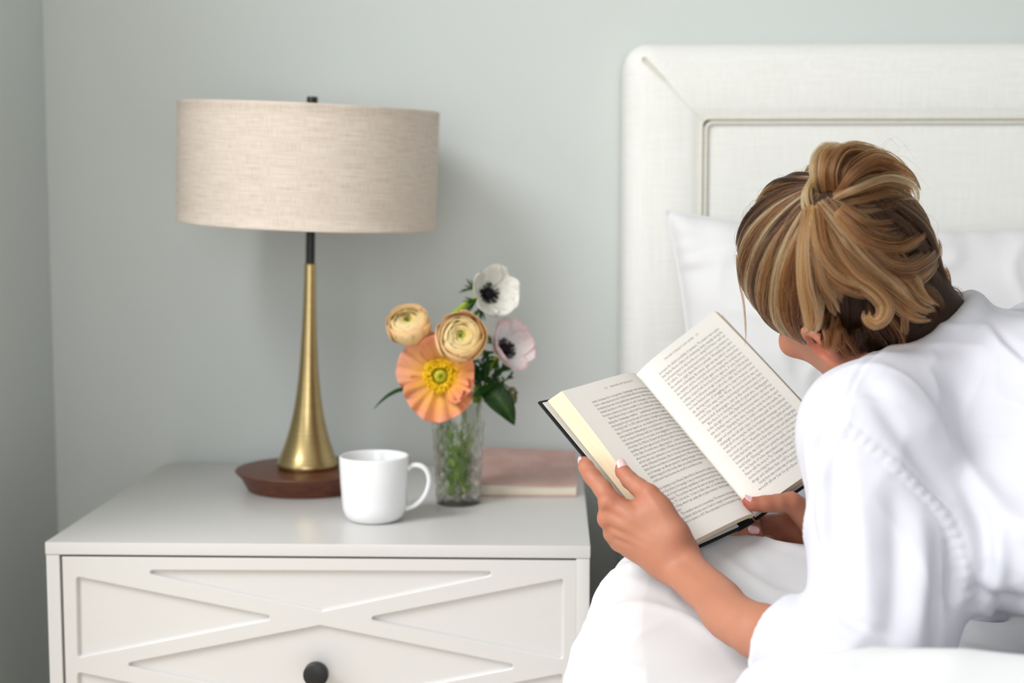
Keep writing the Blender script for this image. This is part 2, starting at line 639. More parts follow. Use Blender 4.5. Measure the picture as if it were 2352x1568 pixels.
V, f, uv = lathe([(0.0001, ztop - 0.032), (12 * S_, ztop - 0.032), (12.6 * S_, ztop - 0.0305), (12.6 * S_, ztop - 0.0015), (11.8 * S_, ztop), (0.0001, ztop)], 32, C0, A1)
obj('finial', V, f, M_BLACK, lamp, True, angle=40, label='black cylindrical finial')
# drum shade, hung a little crooked
SCEN = pix(709, 381, LY)
SR, SH = 296 * S_, 268 * S_
A2 = tilt_mat(math.radians(2.5), math.radians(2.0))
A2 = A2.copy()
e = 0.0008
prof = [(SR - 0.0015, -SH / 2), (SR, -SH / 2 + e), (SR, -SH / 2 + 0.006), (SR - 0.0004, -SH / 2 + 0.0066)] + [(SR - 0.0004, z) for z in np.linspace(-SH / 2 + 0.02, SH / 2 - 0.02, 6)] + [(SR - 0.0004, SH / 2 - 0.0066), (SR, SH / 2 - 0.006), (SR, SH / 2 - e), (SR - 0.0015, SH / 2)]
V, f, uv = lathe(prof, 128, SCEN, A2)
obj('lamp_shade', V, f, M_SHADE, lamp, True, uv=uv, angle=50, label='oatmeal linen drum shade')
V, f, uv = lathe([(SR - 0.0014, -SH / 2), (SR - 0.0022, -SH / 2 + e), (SR - 0.0022, SH / 2 - e), (SR - 0.0014, SH / 2)], 128, SCEN, A2)
obj('shade_lining', V, np.asarray(f)[:, ::-1], M_SHADE_IN, lamp, True, angle=50)
V, f, uv = lathe([(SR - 0.004, SH / 2 - 0.012), (SR - 0.004, SH / 2 - 0.010), (0.002, SH / 2 - 0.010), (0.002, SH / 2 - 0.012), (SR - 0.004, SH / 2 - 0.012)], 96, SCEN, A2)
obj('shade_diffuser', V, f, M_SHADE_IN, lamp, True, angle=50)

# ================================================================== mug
MY = 1.805
mc = pix(861, 1206, MY); mc[2] = ZT
mug = thing('mug', 'plain white ceramic mug with loop handle in front of lamp', 'mug', mc)
r = 81.5 * MY / FPX
H = pix(861, 1045, MY)[2] - ZT
prof = [(0.0001, 0.002), (r - 0.022, 0.002), (r - 0.0195, 0.0), (r - 0.0175, 0.0)]
for t in np.linspace(0.1, 1, 9):
    a = t * math.pi / 2
    prof.append((r - 0.0175 + 0.0145 * math.sin(a), 0.024 * (1 - math.cos(a))))
prof += [(r - 0.0022, 0.034), (r - 0.0010, 0.05), (r, H - 0.002), (r - 0.0005, H - 0.0006), (r - 0.0016, H), (r - 0.0028, H - 0.0006), (r - 0.0034, H - 0.002), (r - 0.0046, 0.04), (r - 0.008, 0.02), (r - 0.016, 0.008), (r - 0.03, 0.0055), (0.0001, 0.0055)]
V, f, uv = lathe(prof, 96, mc)
obj('cup', V, f, M_CERAMIC, mug, True)
hp = [pix(936, 1076, MY), pix(950, 1068, MY), pix(968, 1070, MY), pix(981, 1082, MY), pix(986, 1102, MY), pix(981, 1126, MY), pix(970, 1145, MY), pix(954, 1159, MY), pix(936, 1166, MY), pix(928, 1167, MY)]
P = smooth_path(hp, 44)
T = np.gradient(P, axis=0); T /= np.linalg.norm(T, axis=1)[:, None]
Yv = np.array([0, 1.0, 0]); Nn = np.cross(T, Yv)
a = np.linspace(0, 2 * np.pi, 14, endpoint=False)
V = P[:, None] + (0.0035 * np.cos(a))[None, :, None] * Nn[:, None] + (0.0062 * np.sin(a))[None, :, None] * Yv
obj('handle', V.reshape(-1, 3), grid_faces(len(P), 14, wrap_v=True), M_CERAMIC, mug, True)

# ================================================================== pink notebook
ny = 1.977
a0 = pixz(1035, 1140, ZT); b0 = pixz(1325, 1140, ZT)
nx0, nx1, nyf = a0[0], b0[0], b0[1]
nyb = 2.165
nb = thing('notebook', 'dusty pink softcover notebook lying flat behind the glass vase', 'notebook', ((nx0 + nx1) / 2, (nyf + nyb) / 2, ZT))
mk = Mat('pink_leather', srgb(206, 170, 162), 0.62, spec=0.3)
mk.base(mk.ramp(mk.noise(mk.coord('Object'), 30, 4), [(0.35, srgb(198, 160, 152)), (0.65, srgb(212, 178, 170))]))
mk.bump(mk.noise(mk.coord('Object'), 500, 3), 0.25, 0.0006)
mpg = Mat('notebook_pages', srgb(240, 230, 210), 0.8)
mpg.base(mpg.ramp(mpg.noise(mpg.coord('Object', (2, 2, 900)), 2, 2), [(0.4, srgb(226, 214, 192)), (0.6, srgb(246, 238, 220))]))
n, m = 30, 24


def nb_top(s, t, off):
    """s across 0..1, t front..back 0..1; the stack swells towards its back edge"""
    x = nx0 + (nx1 - nx0) * s
    y = nyf + (nyb - nyf) * t
    z = ZT + 0.0155 + off + (0.019 - 0.006 * s) * t ** 1.25 + 0.0012 * np.sin(5 * s + 1) * (1 - t)
    return x, y, z


S, T_ = np.meshgrid(np.linspace(-0.006, 1.006, n), np.linspace(-0.012, 1.0, m), indexing='ij')
x, y, z = nb_top(S, np.clip(T_, 0, 1), 0.0)
y = nyf + (nyb - nyf) * T_
top = np.stack([x, y, z + 0.0018], -1).reshape(-1, 3); bot = np.stack([x, y, z], -1).reshape(-1, 3)
F1 = grid_faces(n, m)


def slab(top, bot, n, m):
    F1 = grid_faces(n, m).tolist(); k = n * m
    F2 = [[i + k for i in q][::-1] for q in F1]
    per = [i * m for i in range(n)] + [(n - 1) * m + j for j in range(1, m)] + [i * m + m - 1 for i in range(n - 2, -1, -1)] + [j for j in range(m - 2, 0, -1)]
    S = [[per[i], per[i] + k, per[(i + 1) % len(per)] + k, per[(i + 1) % len(per)]][::-1] for i in range(len(per))]
    return np.vstack([top, bot]), F1 + F2 + S


V, F = slab(top, bot, n, m)
obj('front_cover', V, F, mk.m, nb, True, angle=50)
x, y, z = nb_top(*np.meshgrid(np.linspace(0.004, 0.996, n), np.linspace(0.0, 0.99, m), indexing='ij'), 0.0)
V, F = slab(np.stack([x, y, z - 0.0002], -1).reshape(-1, 3), np.stack([x, y, 0 * z + ZT + 0.002], -1).reshape(-1, 3), n, m)
obj('pages', V, F, mpg.m, nb, True, angle=50, label='cream page edges')
box('back_cover', (nx0 - 0.001, nyf - 0.002, ZT), (nx1 + 0.001, nyb, ZT + 0.0018), mk.m, nb, 0.0006)
box('spine', (nx0 - 0.001, nyb, ZT), (nx1 + 0.001, nyb + 0.0022, ZT + 0.029), mk.m, nb, 0.0008)
# ================================================================== bed
HY = 2.095                      # front face of the headboard
hx0 = pix(1434, 600, HY)[0]
hx1 = hx0 + 1.62
hz1 = pix(1700, 93, HY)[2]
bw = 174 * HY / FPX
hz0 = 0.25
bed = thing('bed', 'upholstered bed with tall padded off-white linen headboard', 'bed', ((hx0 + hx1) / 2, 1.1, 0))


def headboard():
    hb = None
    # outer and inner outlines, sampled piecewise so that the mitres match: left, top, right
    ro, ri = 0.034, 0.010
    ix0, ix1, iz1 = hx0 + bw, hx1 - bw, hz1 - bw

    def arc(cx, cz, r, a0, a1, n=6):
        t = np.radians(np.linspace(a0, a1, n))
        return np.stack([cx + r * np.cos(t), cz + r * np.sin(t)], -1)

    def seg(p, q, n):
        t = np.linspace(0, 1, n)[:, None]
        return np.asarray(p) * (1 - t) + np.asarray(q) * t

    def sides(x0, x1, z1, r):
        L = np.vstack([seg((x0, hz0), (x0, z1 - r), 24)[:-1], arc(x0 + r, z1 - r, r, 180, 135)])
        T = np.vstack([arc(x0 + r, z1 - r, r, 135, 90), seg((x0 + r, z1), (x1 - r, z1), 40)[1:-1], arc(x1 - r, z1 - r, r, 90, 45)])
        Rr = np.vstack([arc(x1 - r, z1 - r, r, 45, 0), seg((x1, z1 - r), (x1, hz0), 24)[1:]])
        return L, T, Rr

    O = sides(hx0, hx1, hz1, ro)
    I = sides(ix0, ix1, iz1, ri)
    thick = YB - 0.006 - HY
    names = ['left_border', 'top_border', 'right_border']
    base = bpy.data.objects.new('headboard', None)
    COL.objects.link(base); base.parent = bed; ORG['headboard'] = ORG[bed.name]
    for nm, o, i in zip(('side_border', 'top_border', 'side_border'), O, I):
        rows = []
        # from the back, round over the outer edge, across the cushion, into the groove
        cs = [(0.0, thick), (0.0, 0.055)]
        for t in np.linspace(0, 1, 9):
            a = t * math.pi / 2
            cs.append((0.036 * (1 - math.cos(a)) / 0.106, 0.045 * (1 - math.sin(a)) + 0.0))
        for t in np.linspace(0.42, 0.9, 9):
            cs.append((t, -0.004 * math.sin((t - 0.34) / 0.66 * math.pi)))
        for t in np.linspace(0, 1, 6):
            a = t * math.pi / 2
            cs.append((0.93 + 0.07 * math.sin(a), 0.007 * (1 - math.cos(a))))
        cs.append((1.0, 0.014))
        for t, y in cs:
            p = o * (1 - t) + i * t
            rows.append(np.stack([p[:, 0], np.full(len(p), HY + y), p[:, 1]], -1))
        V = np.stack(rows, 0)
        # pull the mitre ends in a touch so that the seam reads as a crease
        n = len(o)
        wgt = np.zeros(n)
        if nm == 'top_border': wgt[0] = wgt[-1] = 1
        elif o is O[0]: wgt[-1] = 1
        else: wgt[0] = 1
        V[8:, :, 1] += 0.004 * wgt[None, :] * np.linspace(0.6, 1, len(V) - 8)[:, None]
        obj(nm, V.reshape(-1, 3), grid_faces(len(rows), n), M_HEAD, base, True)
    # piping: the welt cord round the inner panel, and along the mitres
    full = np.vstack([I[0], I[1][1:], I[2][1:]])
    for off, yy in ((-0.0005, HY + 0.0012), (0.0058, HY + 0.0012)):
        q = full.copy()
        q[:, 0] = np.where(q[:, 0] < (ix0 + ix1) / 2, q[:, 0] + off, q[:, 0] - off)
        q[:, 1] = np.where(q[:, 1] > iz1 - 0.05, q[:, 1] - off, q[:, 1])
        path = np.stack([q[:, 0], np.full(len(q), yy), q[:, 1]], -1)
        V, F = tube(path, 0.0027, 8)
        obj('piping', V, F, M_PIPE, base, True, label='cream piping round the inner panel')
    for (o, i) in ((O[0][-1], I[0][-1]), (O[2][0], I[2][0])):
        t = np.linspace(0.14, 0.97, 14)[:, None]
        p = o * (1 - t) + i * t
        yv = np.array([HY + 0.003 - 0.003 * math.sin(k * math.pi) + 0.03 * max(0, 0.25 - k) ** 1.2 for k in t[:, 0]])
        V, F = tube(np.stack([p[:, 0], yv, p[:, 1]], -1), np.linspace(0.0036, 0.0016, 14), 6)
        obj('corner_seam', V, F, M_PIPE, base, True, label='cream mitred corner seam')
    # inner panel
    x, z = np.meshgrid(np.linspace(0, 1, 60), np.linspace(0, 1, 40), indexing='ij')
    px = ix0 + 0.006 + (ix1 - ix0 - 0.012) * x
    pz = hz0 + (iz1 - 0.006 - hz0) * z
    ed = np.minimum(np.minimum(px - ix0, ix1 - px), iz1 - pz)
    py = HY + 0.003 + 0.004 * np.exp(-ed / 0.006)
    obj('inner_panel', np.stack([px, py, pz], -1).reshape(-1, 3), grid_faces(60, 40, flip=False), M_HEAD, base, True, label='flat inner panel')
    box('headboard_back', (hx0 + 0.004, YB - 0.03, hz0), (hx1 - 0.004, YB - 0.004, hz1 - 0.01), M_HEAD, base, 0.01)


headboard()
MX0, MX1 = 0.075, 1.70
box('mattress', (MX0 + 0.055, 0.12, 0.36), (MX1 - 0.03, HY - 0.012, 0.62), M_BED, bed, 0.03)
box('bed_base', (MX0 + 0.06, 0.14, 0.10), (MX1 - 0.04, HY - 0.012, 0.355), M_HEAD, bed, 0.01)
for lx, ly in ((MX0 + 0.1, 0.2), (MX1 - 0.1, 0.2), (MX0 + 0.1, 1.95), (MX1 - 0.1, 1.95)):
    box('leg', (lx - 0.03, ly - 0.03, 0.0), (lx + 0.03, ly + 0.03, 0.10), M_WOOD, bed, 0.004)

# ================================================================== duvet (thick, draped over the mattress)
def duvet_top(X, Y):
    g = lambda x0, y0, sx, sy: np.exp(-((X - x0) / sx) ** 2 - ((Y - y0) / sy) ** 2)
    z = 0.690 + 0.0 * X
    # the swell under the book, running out to the edge
    z = z + 0.070 * np.exp(-((Y - 1.455) / 0.105) ** 2) / (1 + np.exp((X - 0.36) / 0.05))
    z = z + 0.022 * g(0.05, 1.30, 0.10, 0.09)
    # the near fold in front of the elbow
    z = z + 0.088 * np.exp(-((Y - 1.015) / 0.065) ** 2) * (1 / (1 + np.exp(-(X - 0.124) / 0.009)))
    z = z - 0.02 / (1 + np.exp(-(Y - 1.62) / 0.05))
    return z


def duvet_edge(Y):
    ys = [0.0, 0.9, 1.10, 1.20, 1.27, 1.34, 1.40, 1.45, 1.50, 1.60, 2.1]
    xs = [0.01, 0.010, 0.016, 0.012, 0.010, 0.016, 0.030, 0.048, 0.085, 0.10, 0.10]
    return np.interp(Y, ys, xs)


ny_, nx_ = 320, 330
Yg = np.concatenate([np.linspace(0.06, 0.7, 40, endpoint=False), np.linspace(0.7, 2.06, 280)])
sv = np.concatenate([np.linspace(0, 0.30, 90, endpoint=False), np.linspace(0.30, 0.46, 70, endpoint=False), np.linspace(0.46, 1.0, 170)])
# section: s 0..0.30 hangs, 0.30..0.46 rounds the edge, the rest lies on top
rad = 0.070
VV = np.zeros((ny_, nx_, 3)); NN = np.zeros_like(VV)
for iy, yv in enumerate(Yg):
    xe = float(duvet_edge(yv))
    zt = float(duvet_top(np.array(xe + rad), np.array(yv)))
    sec = np.zeros((nx_, 2)); nor = np.zeros((nx_, 2))
    h = sv < 0.30
    k = sv[h] / 0.30
    zlow = 0.30
    sec[h, 0] = xe + 0.015 * (1 - k) ** 1.5
    sec[h, 1] = zlow + (zt - rad - zlow) * k
    nor[h] = (-1, 0)
    e_ = (sv >= 0.30) & (sv < 0.46)
    a = (sv[e_] - 0.30) / 0.16 * math.pi / 2
    sec[e_, 0] = xe + rad * (1 - np.cos(a)); sec[e_, 1] = zt - rad + rad * np.sin(a)
    nor[e_, 0] = -np.cos(a); nor[e_, 1] = np.sin(a)
    t_ = sv >= 0.46
    k = (sv[t_] - 0.46) / 0.54
    xx = xe + rad + (1.66 - xe - rad) * k ** 1.45
    sec[t_, 0] = xx; sec[t_, 1] = duvet_top(xx, np.full_like(xx, yv))
    nor[t_] = (0, 1)
    VV[iy, :, 0] = sec[:, 0]; VV[iy, :, 1] = yv; VV[iy, :, 2] = sec[:, 1]
    NN[iy, :, 0] = nor[:, 0]; NN[iy, :, 2] = nor[:, 1]
# soft creases: sharp-crested folds from warped noise
Q = VV.copy()
wx = vnoise(Q, 0.35, 3) * 0.06
Q2 = np.stack([Q[..., 0] + wx, Q[..., 1] * 0.8 + wx * 0.5, Q[..., 2]], -1)
fold = lambda s, seed: (1 - np.abs(np.clip(vnoise(Q2, s, seed), -1, 1))) ** 3
disp = 0.0045 * (fold(0.20, 11) - 0.3) + 0.0018 * (fold(0.09, 12) - 0.3) + 0.004 * vnoise(Q, 0.28, 13)
# radiating pulls from the elbow and the hand
VV = VV + NN * disp[..., None]
dv = obj('duvet', VV.reshape(-1, 3), grid_faces(ny_, nx_, flip=True), M_BED, None, True, origin=(0.8, 1.2, 0.62))
tag(dv, 'rumpled white duvet over the bed under the reading woman', 'duvet')
sm = dv.modifiers.new('thickness', 'SOLIDIFY'); sm.thickness = 0.012; sm.offset = -1

# ================================================================== pillow leaning on the headboard
def pillow(name, x0, x1, zb, zt, yb, lean, puff, seed, label):
    n, m = 110, 80
    U, W = np.meshgrid(np.linspace(-1, 1, n), np.linspace(-1, 1, m), indexing='ij')
    wdt, hgt = x1 - x0, zt - zb
    prof = ((1 - np.abs(U) ** 2.6) * (1 - np.abs(W) ** 2.6)).clip(0, 1) ** 0.55
    pinch = 1 - 0.085 * (1 - np.abs(W) ** 1.6) * np.abs(U) ** 4
    pin2 = 1 - 0.15 * (1 - np.abs(U) ** 2.2) * np.abs(W) ** 5
    X = U * wdt / 2 * pinch
    Z = W * hgt / 2 * pin2
    parts = []
    P3 = np.stack([X, Z, 0 * X], -1)
    wr = 0.006 * (1 - np.abs(vnoise(P3 + 0.05 * vnoise(P3, 0.3, seed + 5)[..., None], 0.13, seed))) ** 3 + 0.004 * vnoise(P3, 0.16, seed + 1)
    edge = np.exp(-((1 - np.abs(U)) / 0.10)) + np.exp(-((1 - np.abs(W)) / 0.14))
    pk = 0.004 * edge * np.sin(60 * W * hgt + 4 * np.sin(9 * W)) * (np.abs(U) > 0.6) + 0.004 * edge * np.sin(55 * U * wdt + 3 * np.sin(5 * U)) * (np.abs(W) > 0.6)
    front = puff * prof + (wr + pk) * (prof > 0.02) * np.minimum(1, prof * 3)
    back = -0.35 * puff * prof
    ca, sa = math.cos(lean), math.sin(lean)
    for D, fl in ((front, True), (back, False)):
        loc = np.stack([(x0 + x1) / 2 + X, yb - D * ca + Z * sa, (zb + zt) / 2 + Z * ca + D * sa], -1).reshape(-1, 3)
        parts.append((loc, grid_faces(n, m, flip=not fl).tolist()))
    # welted seam all round
    per = np.vstack([np.stack([X[:, -1], Z[:, -1]], -1), np.stack([X[-1, ::-1], Z[-1, ::-1]], -1)[1:], np.stack([X[::-1, 0], Z[::-1, 0]], -1)[1:], np.stack([X[0, :], Z[0, :]], -1)[1:]])
    pp = np.stack([(x0 + x1) / 2 + per[:, 0], yb + per[:, 1] * sa, (zb + zt) / 2 + per[:, 1] * ca], -1)
    o = thing(name, label, 'pillow', ((x0 + x1) / 2, yb, zb))
    V, F = join(parts)
    obj('pillowcase', V, F, M_BED, o, True)
    V, F = tube(pp, 0.0022, 6, cap=False)
    obj('seam', V, F, M_BED, o, True)
    return o


pc = pix(1527, 497, 2.045)
pillow('pillow', pc[0], pc[0] + 0.74, 0.675, pc[2] + 0.012, 1.985, math.radians(11), 0.105, 21, 'white cotton pillow propped against the padded headboard')
# ================================================================== glass vase with water
VY = 1.913
vc = pix(1053, 1163, VY); vc[2] = ZT
VH = pix(1053, 922, VY)[2] - ZT
vr0, vr1 = 0.0302, 0.0370


def clear(name, ior, share, tint):
    g = Mat(name, (1, 1, 1), 0.0)
    g.b.inputs['Transmission Weight'].default_value = 1.0
    g.b.inputs['IOR'].default_value = ior
    tr = g.n('ShaderNodeBsdfTransparent'); tr.inputs['Color'].default_value = (*tint, 1)
    mx = g.n('ShaderNodeMixShader'); mx.inputs[0].default_value = share
    g.l(g.b.outputs['BSDF'], mx.inputs[1]); g.l(tr.outputs['BSDF'], mx.inputs[2])
    g.l(mx.outputs[0], g.out.inputs['Surface'])
    return g


mg = clear('clear_glass', 1.42, 0.32, (0.985, 0.99, 0.985))
mwt = clear('water', 1.15, 0.8, (0.97, 0.99, 0.96))
vase = thing('vase', 'cut glass tumbler vase with diamond pattern holding the flowers', 'vase', vc)
nz, na = 120, 168
t = np.linspace(0, 1, nz)
ang = np.linspace(0, 2 * np.pi, na, endpoint=False)
TT_, AA = np.meshgrid(t, ang, indexing='ij')
Rr = vr0 + (vr1 - vr0) * TT_
# crossed grooves make raised diamonds between z = 6 % and 82 %
K = 7
p1 = (AA * 12 / (2 * np.pi) + TT_ * K) % 1.0
p2 = (AA * 12 / (2 * np.pi) - TT_ * K) % 1.0
g1 = np.abs(p1 - 0.5) * 2; g2 = np.abs(p2 - 0.5) * 2
pat = np.minimum(1 - g1, 1 - g2)
msk = np.clip((TT_ - 0.05) / 0.03, 0, 1) * np.clip((0.84 - TT_) / 0.03, 0, 1)
Rr = Rr + msk * (0.0030 * np.minimum(pat, 0.7) - 0.0016)
Rr[0] -= 0.0015
out = np.stack([Rr * np.cos(AA), Rr * np.sin(AA), TT_ * VH], -1)
inner_t = np.concatenate([np.linspace(1, 0.06, 40), [0.045]])
ri = vr0 + (vr1 - vr0) * inner_t - 0.0042
ri[-1] -= 0.004
inn = np.stack([ri[:, None] * np.cos(ang), ri[:, None] * np.sin(ang), np.repeat((inner_t * VH)[:, None], na, 1)], -1)
rim = np.stack([(vr1 - 0.002) * np.cos(ang), (vr1 - 0.002) * np.sin(ang), np.full(na, VH + 0.0009)], -1)[None]
bot0 = np.stack([1e-4 * np.cos(ang), 1e-4 * np.sin(ang), np.zeros(na)], -1)[None]
top0 = np.stack([1e-4 * np.cos(ang), 1e-4 * np.sin(ang), np.full(na, 0.045 * VH)], -1)[None]
Vv = np.concatenate([bot0, out, rim, inn, top0], 0)
obj('glass', Vv.reshape(-1, 3) + vc, grid_faces(len(Vv), na, wrap_v=True, flip=True), mg.m, vase, True, angle=24)
wl = 0.74
wt = np.concatenate([np.linspace(wl, 0.062, 16), [0.048]])
rw = vr0 + (vr1 - vr0) * wt - 0.0043; rw[-1] -= 0.004
prof = [(1e-4, wl * VH), ] + [(r_ - 0.0001, t_ * VH) for r_, t_ in zip(rw, wt)] + [(1e-4, 0.048 * VH)]
V, f, _ = lathe(prof, 64, vc)
obj('water', V, np.asarray(f)[:, ::-1], mwt.m, vase, True, angle=50)

# ================================================================== petals and leaves
def petal_mat(name, sss=0.25, rough=0.6, trans=0.35):
    p = Mat(name, (1, 1, 1), rough, spec=0.2)
    c = p.vcol()
    p.base(c)
    tr = p.n('ShaderNodeBsdfTranslucent')
    p.l(c, tr.inputs['Color'])
    mx = p.n('ShaderNodeMixShader')
    mx.inputs[0].default_value = trans
    p.l(p.b.outputs['BSDF'], mx.inputs[1]); p.l(tr.outputs['BSDF'], mx.inputs[2])
    p.l(mx.outputs[0], p.out.inputs['Surface'])
    return p.m


M_PETAL = petal_mat('petal_tissue', trans=0.32)
M_LEAF = petal_mat('leaf_tissue', rough=0.4, trans=0.15)
M_STEM = petal_mat('stem_tissue', rough=0.45, trans=0.0)


def lerp3(stops, t):
    """piecewise colour over t (sRGB stops -> linear)"""
    xs = [s[0] for s in stops]
    cs = np.array([srgb(*s[1]) for s in stops])
    return np.stack([np.interp(t, xs, cs[:, k]) for k in range(3)], -1)


def petal(R, c, s0, phi0, half, length, bowl, stops, seed, ruffle=0.0, lobes=5, curl=0.0, wob=0.06, squash=2.4, base_r=0.002, fold=0.0, n=21, m=17, crease=0.0, lift=0.0):
    """one petal as a sheet in polar coordinates round the flower's axis (R columns x, y, axis)"""
    r = np.random.default_rng(seed)
    s, t = np.meshgrid(np.linspace(-1, 1, n), np.linspace(0, 1, m), indexing='ij')
    wd = np.sin(np.clip(0.18 + 0.82 * t, 0, 1) * np.pi * 0.60) ** 0.9
    wd = np.clip(wd, 0, 1)
    edge = 1 - 0.30 * np.abs(s) ** squash + wob * np.sin(3.1 * s + r.uniform(0, 6)) * 0.5 + wob * 0.6 * np.sin(8 * s + r.uniform(0, 6)) * 0.4
    rad_ = base_r + length * t * (1 + (edge - 1) * t)
    phi = phi0 + half * s * (0.55 + 0.45 * wd)
    h = s0 + bowl * (rad_ / length) ** 2 * length + curl * t ** 4 * length + lift
    ph = r.uniform(0, 6)
    h = h + ruffle * t ** 2.2 * np.sin(lobes * np.pi * s + ph) + 0.5 * ruffle * t ** 3 * np.sin(2.3 * lobes * np.pi * s + ph * 2)
    h = h + crease * t * (1 - 0.3 * t) * np.sin(14 * s + ph) * np.abs(np.sin(5 * s + ph))
    h = h + fold * t * np.abs(s) ** 2 * length
    rad2 = rad_ * (1 - 0.25 * np.clip(bowl, 0, 2) * t)
    P = np.stack([rad2 * np.cos(phi), rad2 * np.sin(phi), h], -1)
    W_ = P.reshape(-1, 3) @ R.T + c
    col = lerp3(stops, t + 0.03 * np.sin(17 * s + ph)).reshape(-1, 3)
    streak = 1 + 0.05 * np.sin(40 * s + ph).reshape(-1, 1) * np.array([1, 1, 1]) + 0.03 * r.normal(size=(len(col), 1))
    return W_, grid_faces(n, m), np.clip(col * streak, 0, 1)


def add_petal(parent, *a, **k):
    thick = k.pop('thick', 0.0003)
    V, F, C_ = petal(*a, **k)
    o = obj('petal', V, F, M_PETAL, parent, True, col=C_)
    md = o.modifiers.new('thickness', 'SOLIDIFY'); md.thickness = thick; md.offset = 0
    return o


def stem(parent, pts, r0, r1, c0=(108, 140, 52), c1=(140, 168, 66), n=40):
    P = smooth_path(pts, n)
    V, F = tube(P, np.linspace(r0, r1, n), 10)
    tt = np.repeat(np.linspace(0, 1, n), 10)
    C_ = lerp3([(0, c0), (1, c1)], tt)
    return obj('stem', V, F, M_STEM, parent, True, col=C_)


def invase(a, rr, z):
    """a point inside the vase: angle, radius share, height above the table"""
    lim = (vr0 + (vr1 - vr0) * z / VH - 0.0062) * rr
    return vc + np.array([lim * math.cos(a), lim * math.sin(a), z])


def collar(parent, R, c, r0, r1, nleaf, seed, back=-0.006):
    """the ruff of finely cut green leaves behind an anemone"""
    r = np.random.default_rng(seed)
    for k in range(nleaf):
        a0 = 2 * np.pi * k / nleaf + r.uniform(-0.2, 0.2)
        parts = []; cols = []
        for j in range(9):
            a = a0 + r.uniform(-0.42, 0.42)
            L = r.uniform(r0, r1)
            tip = np.array([L * math.cos(a), L * math.sin(a), back - 0.004 + r.uniform(-0.007, 0.005)])
            mid = np.array([0.5 * L * math.cos(a0), 0.5 * L * math.sin(a0), back - 0.002])
            root = np.array([0.002 * math.cos(a0), 0.002 * math.sin(a0), back])
            P = smooth_path([root, mid, tip], 8) @ R.T + c
            V, F = tube(P, [0.0009, 0.0012, 0.0014, 0.0015, 0.0015, 0.0014, 0.0011, 0.0004], 5)
            parts.append((V, F)); cols.append(lerp3([(0, (70, 110, 44)), (1, (44, 84, 34))], np.repeat(np.linspace(0, 1, 8), 5)))
        V, F = join(parts)
        obj('collar_leaf', V, F, M_LEAF, parent, True, col=np.vstack(cols))


def seeds(parent, name, R, c, pts, rad, colr, mat=None, label=None):
    """many little beads on one part (nobody would count them)"""
    bm_ = bmesh.new(); bmesh.ops.create_icosphere(bm_, subdivisions=1, radius=1.0)
    bv = np.array([v.co[:] for v in bm_.verts]); bf = [[v.index for v in f.verts] for f in bm_.faces]; bm_.free()
    parts = []; cols = []
    for i, p in enumerate(pts):
        parts.append((bv * rad * np.array([1, 1, 1]) + p, bf))
        cols.append(np.tile(np.array(srgb(*colr[i % len(colr)])), (len(bv), 1)))
    V, F = join(parts)
    o = obj(name, V @ R.T + c, F, mat or M_STEM, parent, True, col=np.vstack(cols), label=label)
    o['kind'] = 'stuff'
    return o


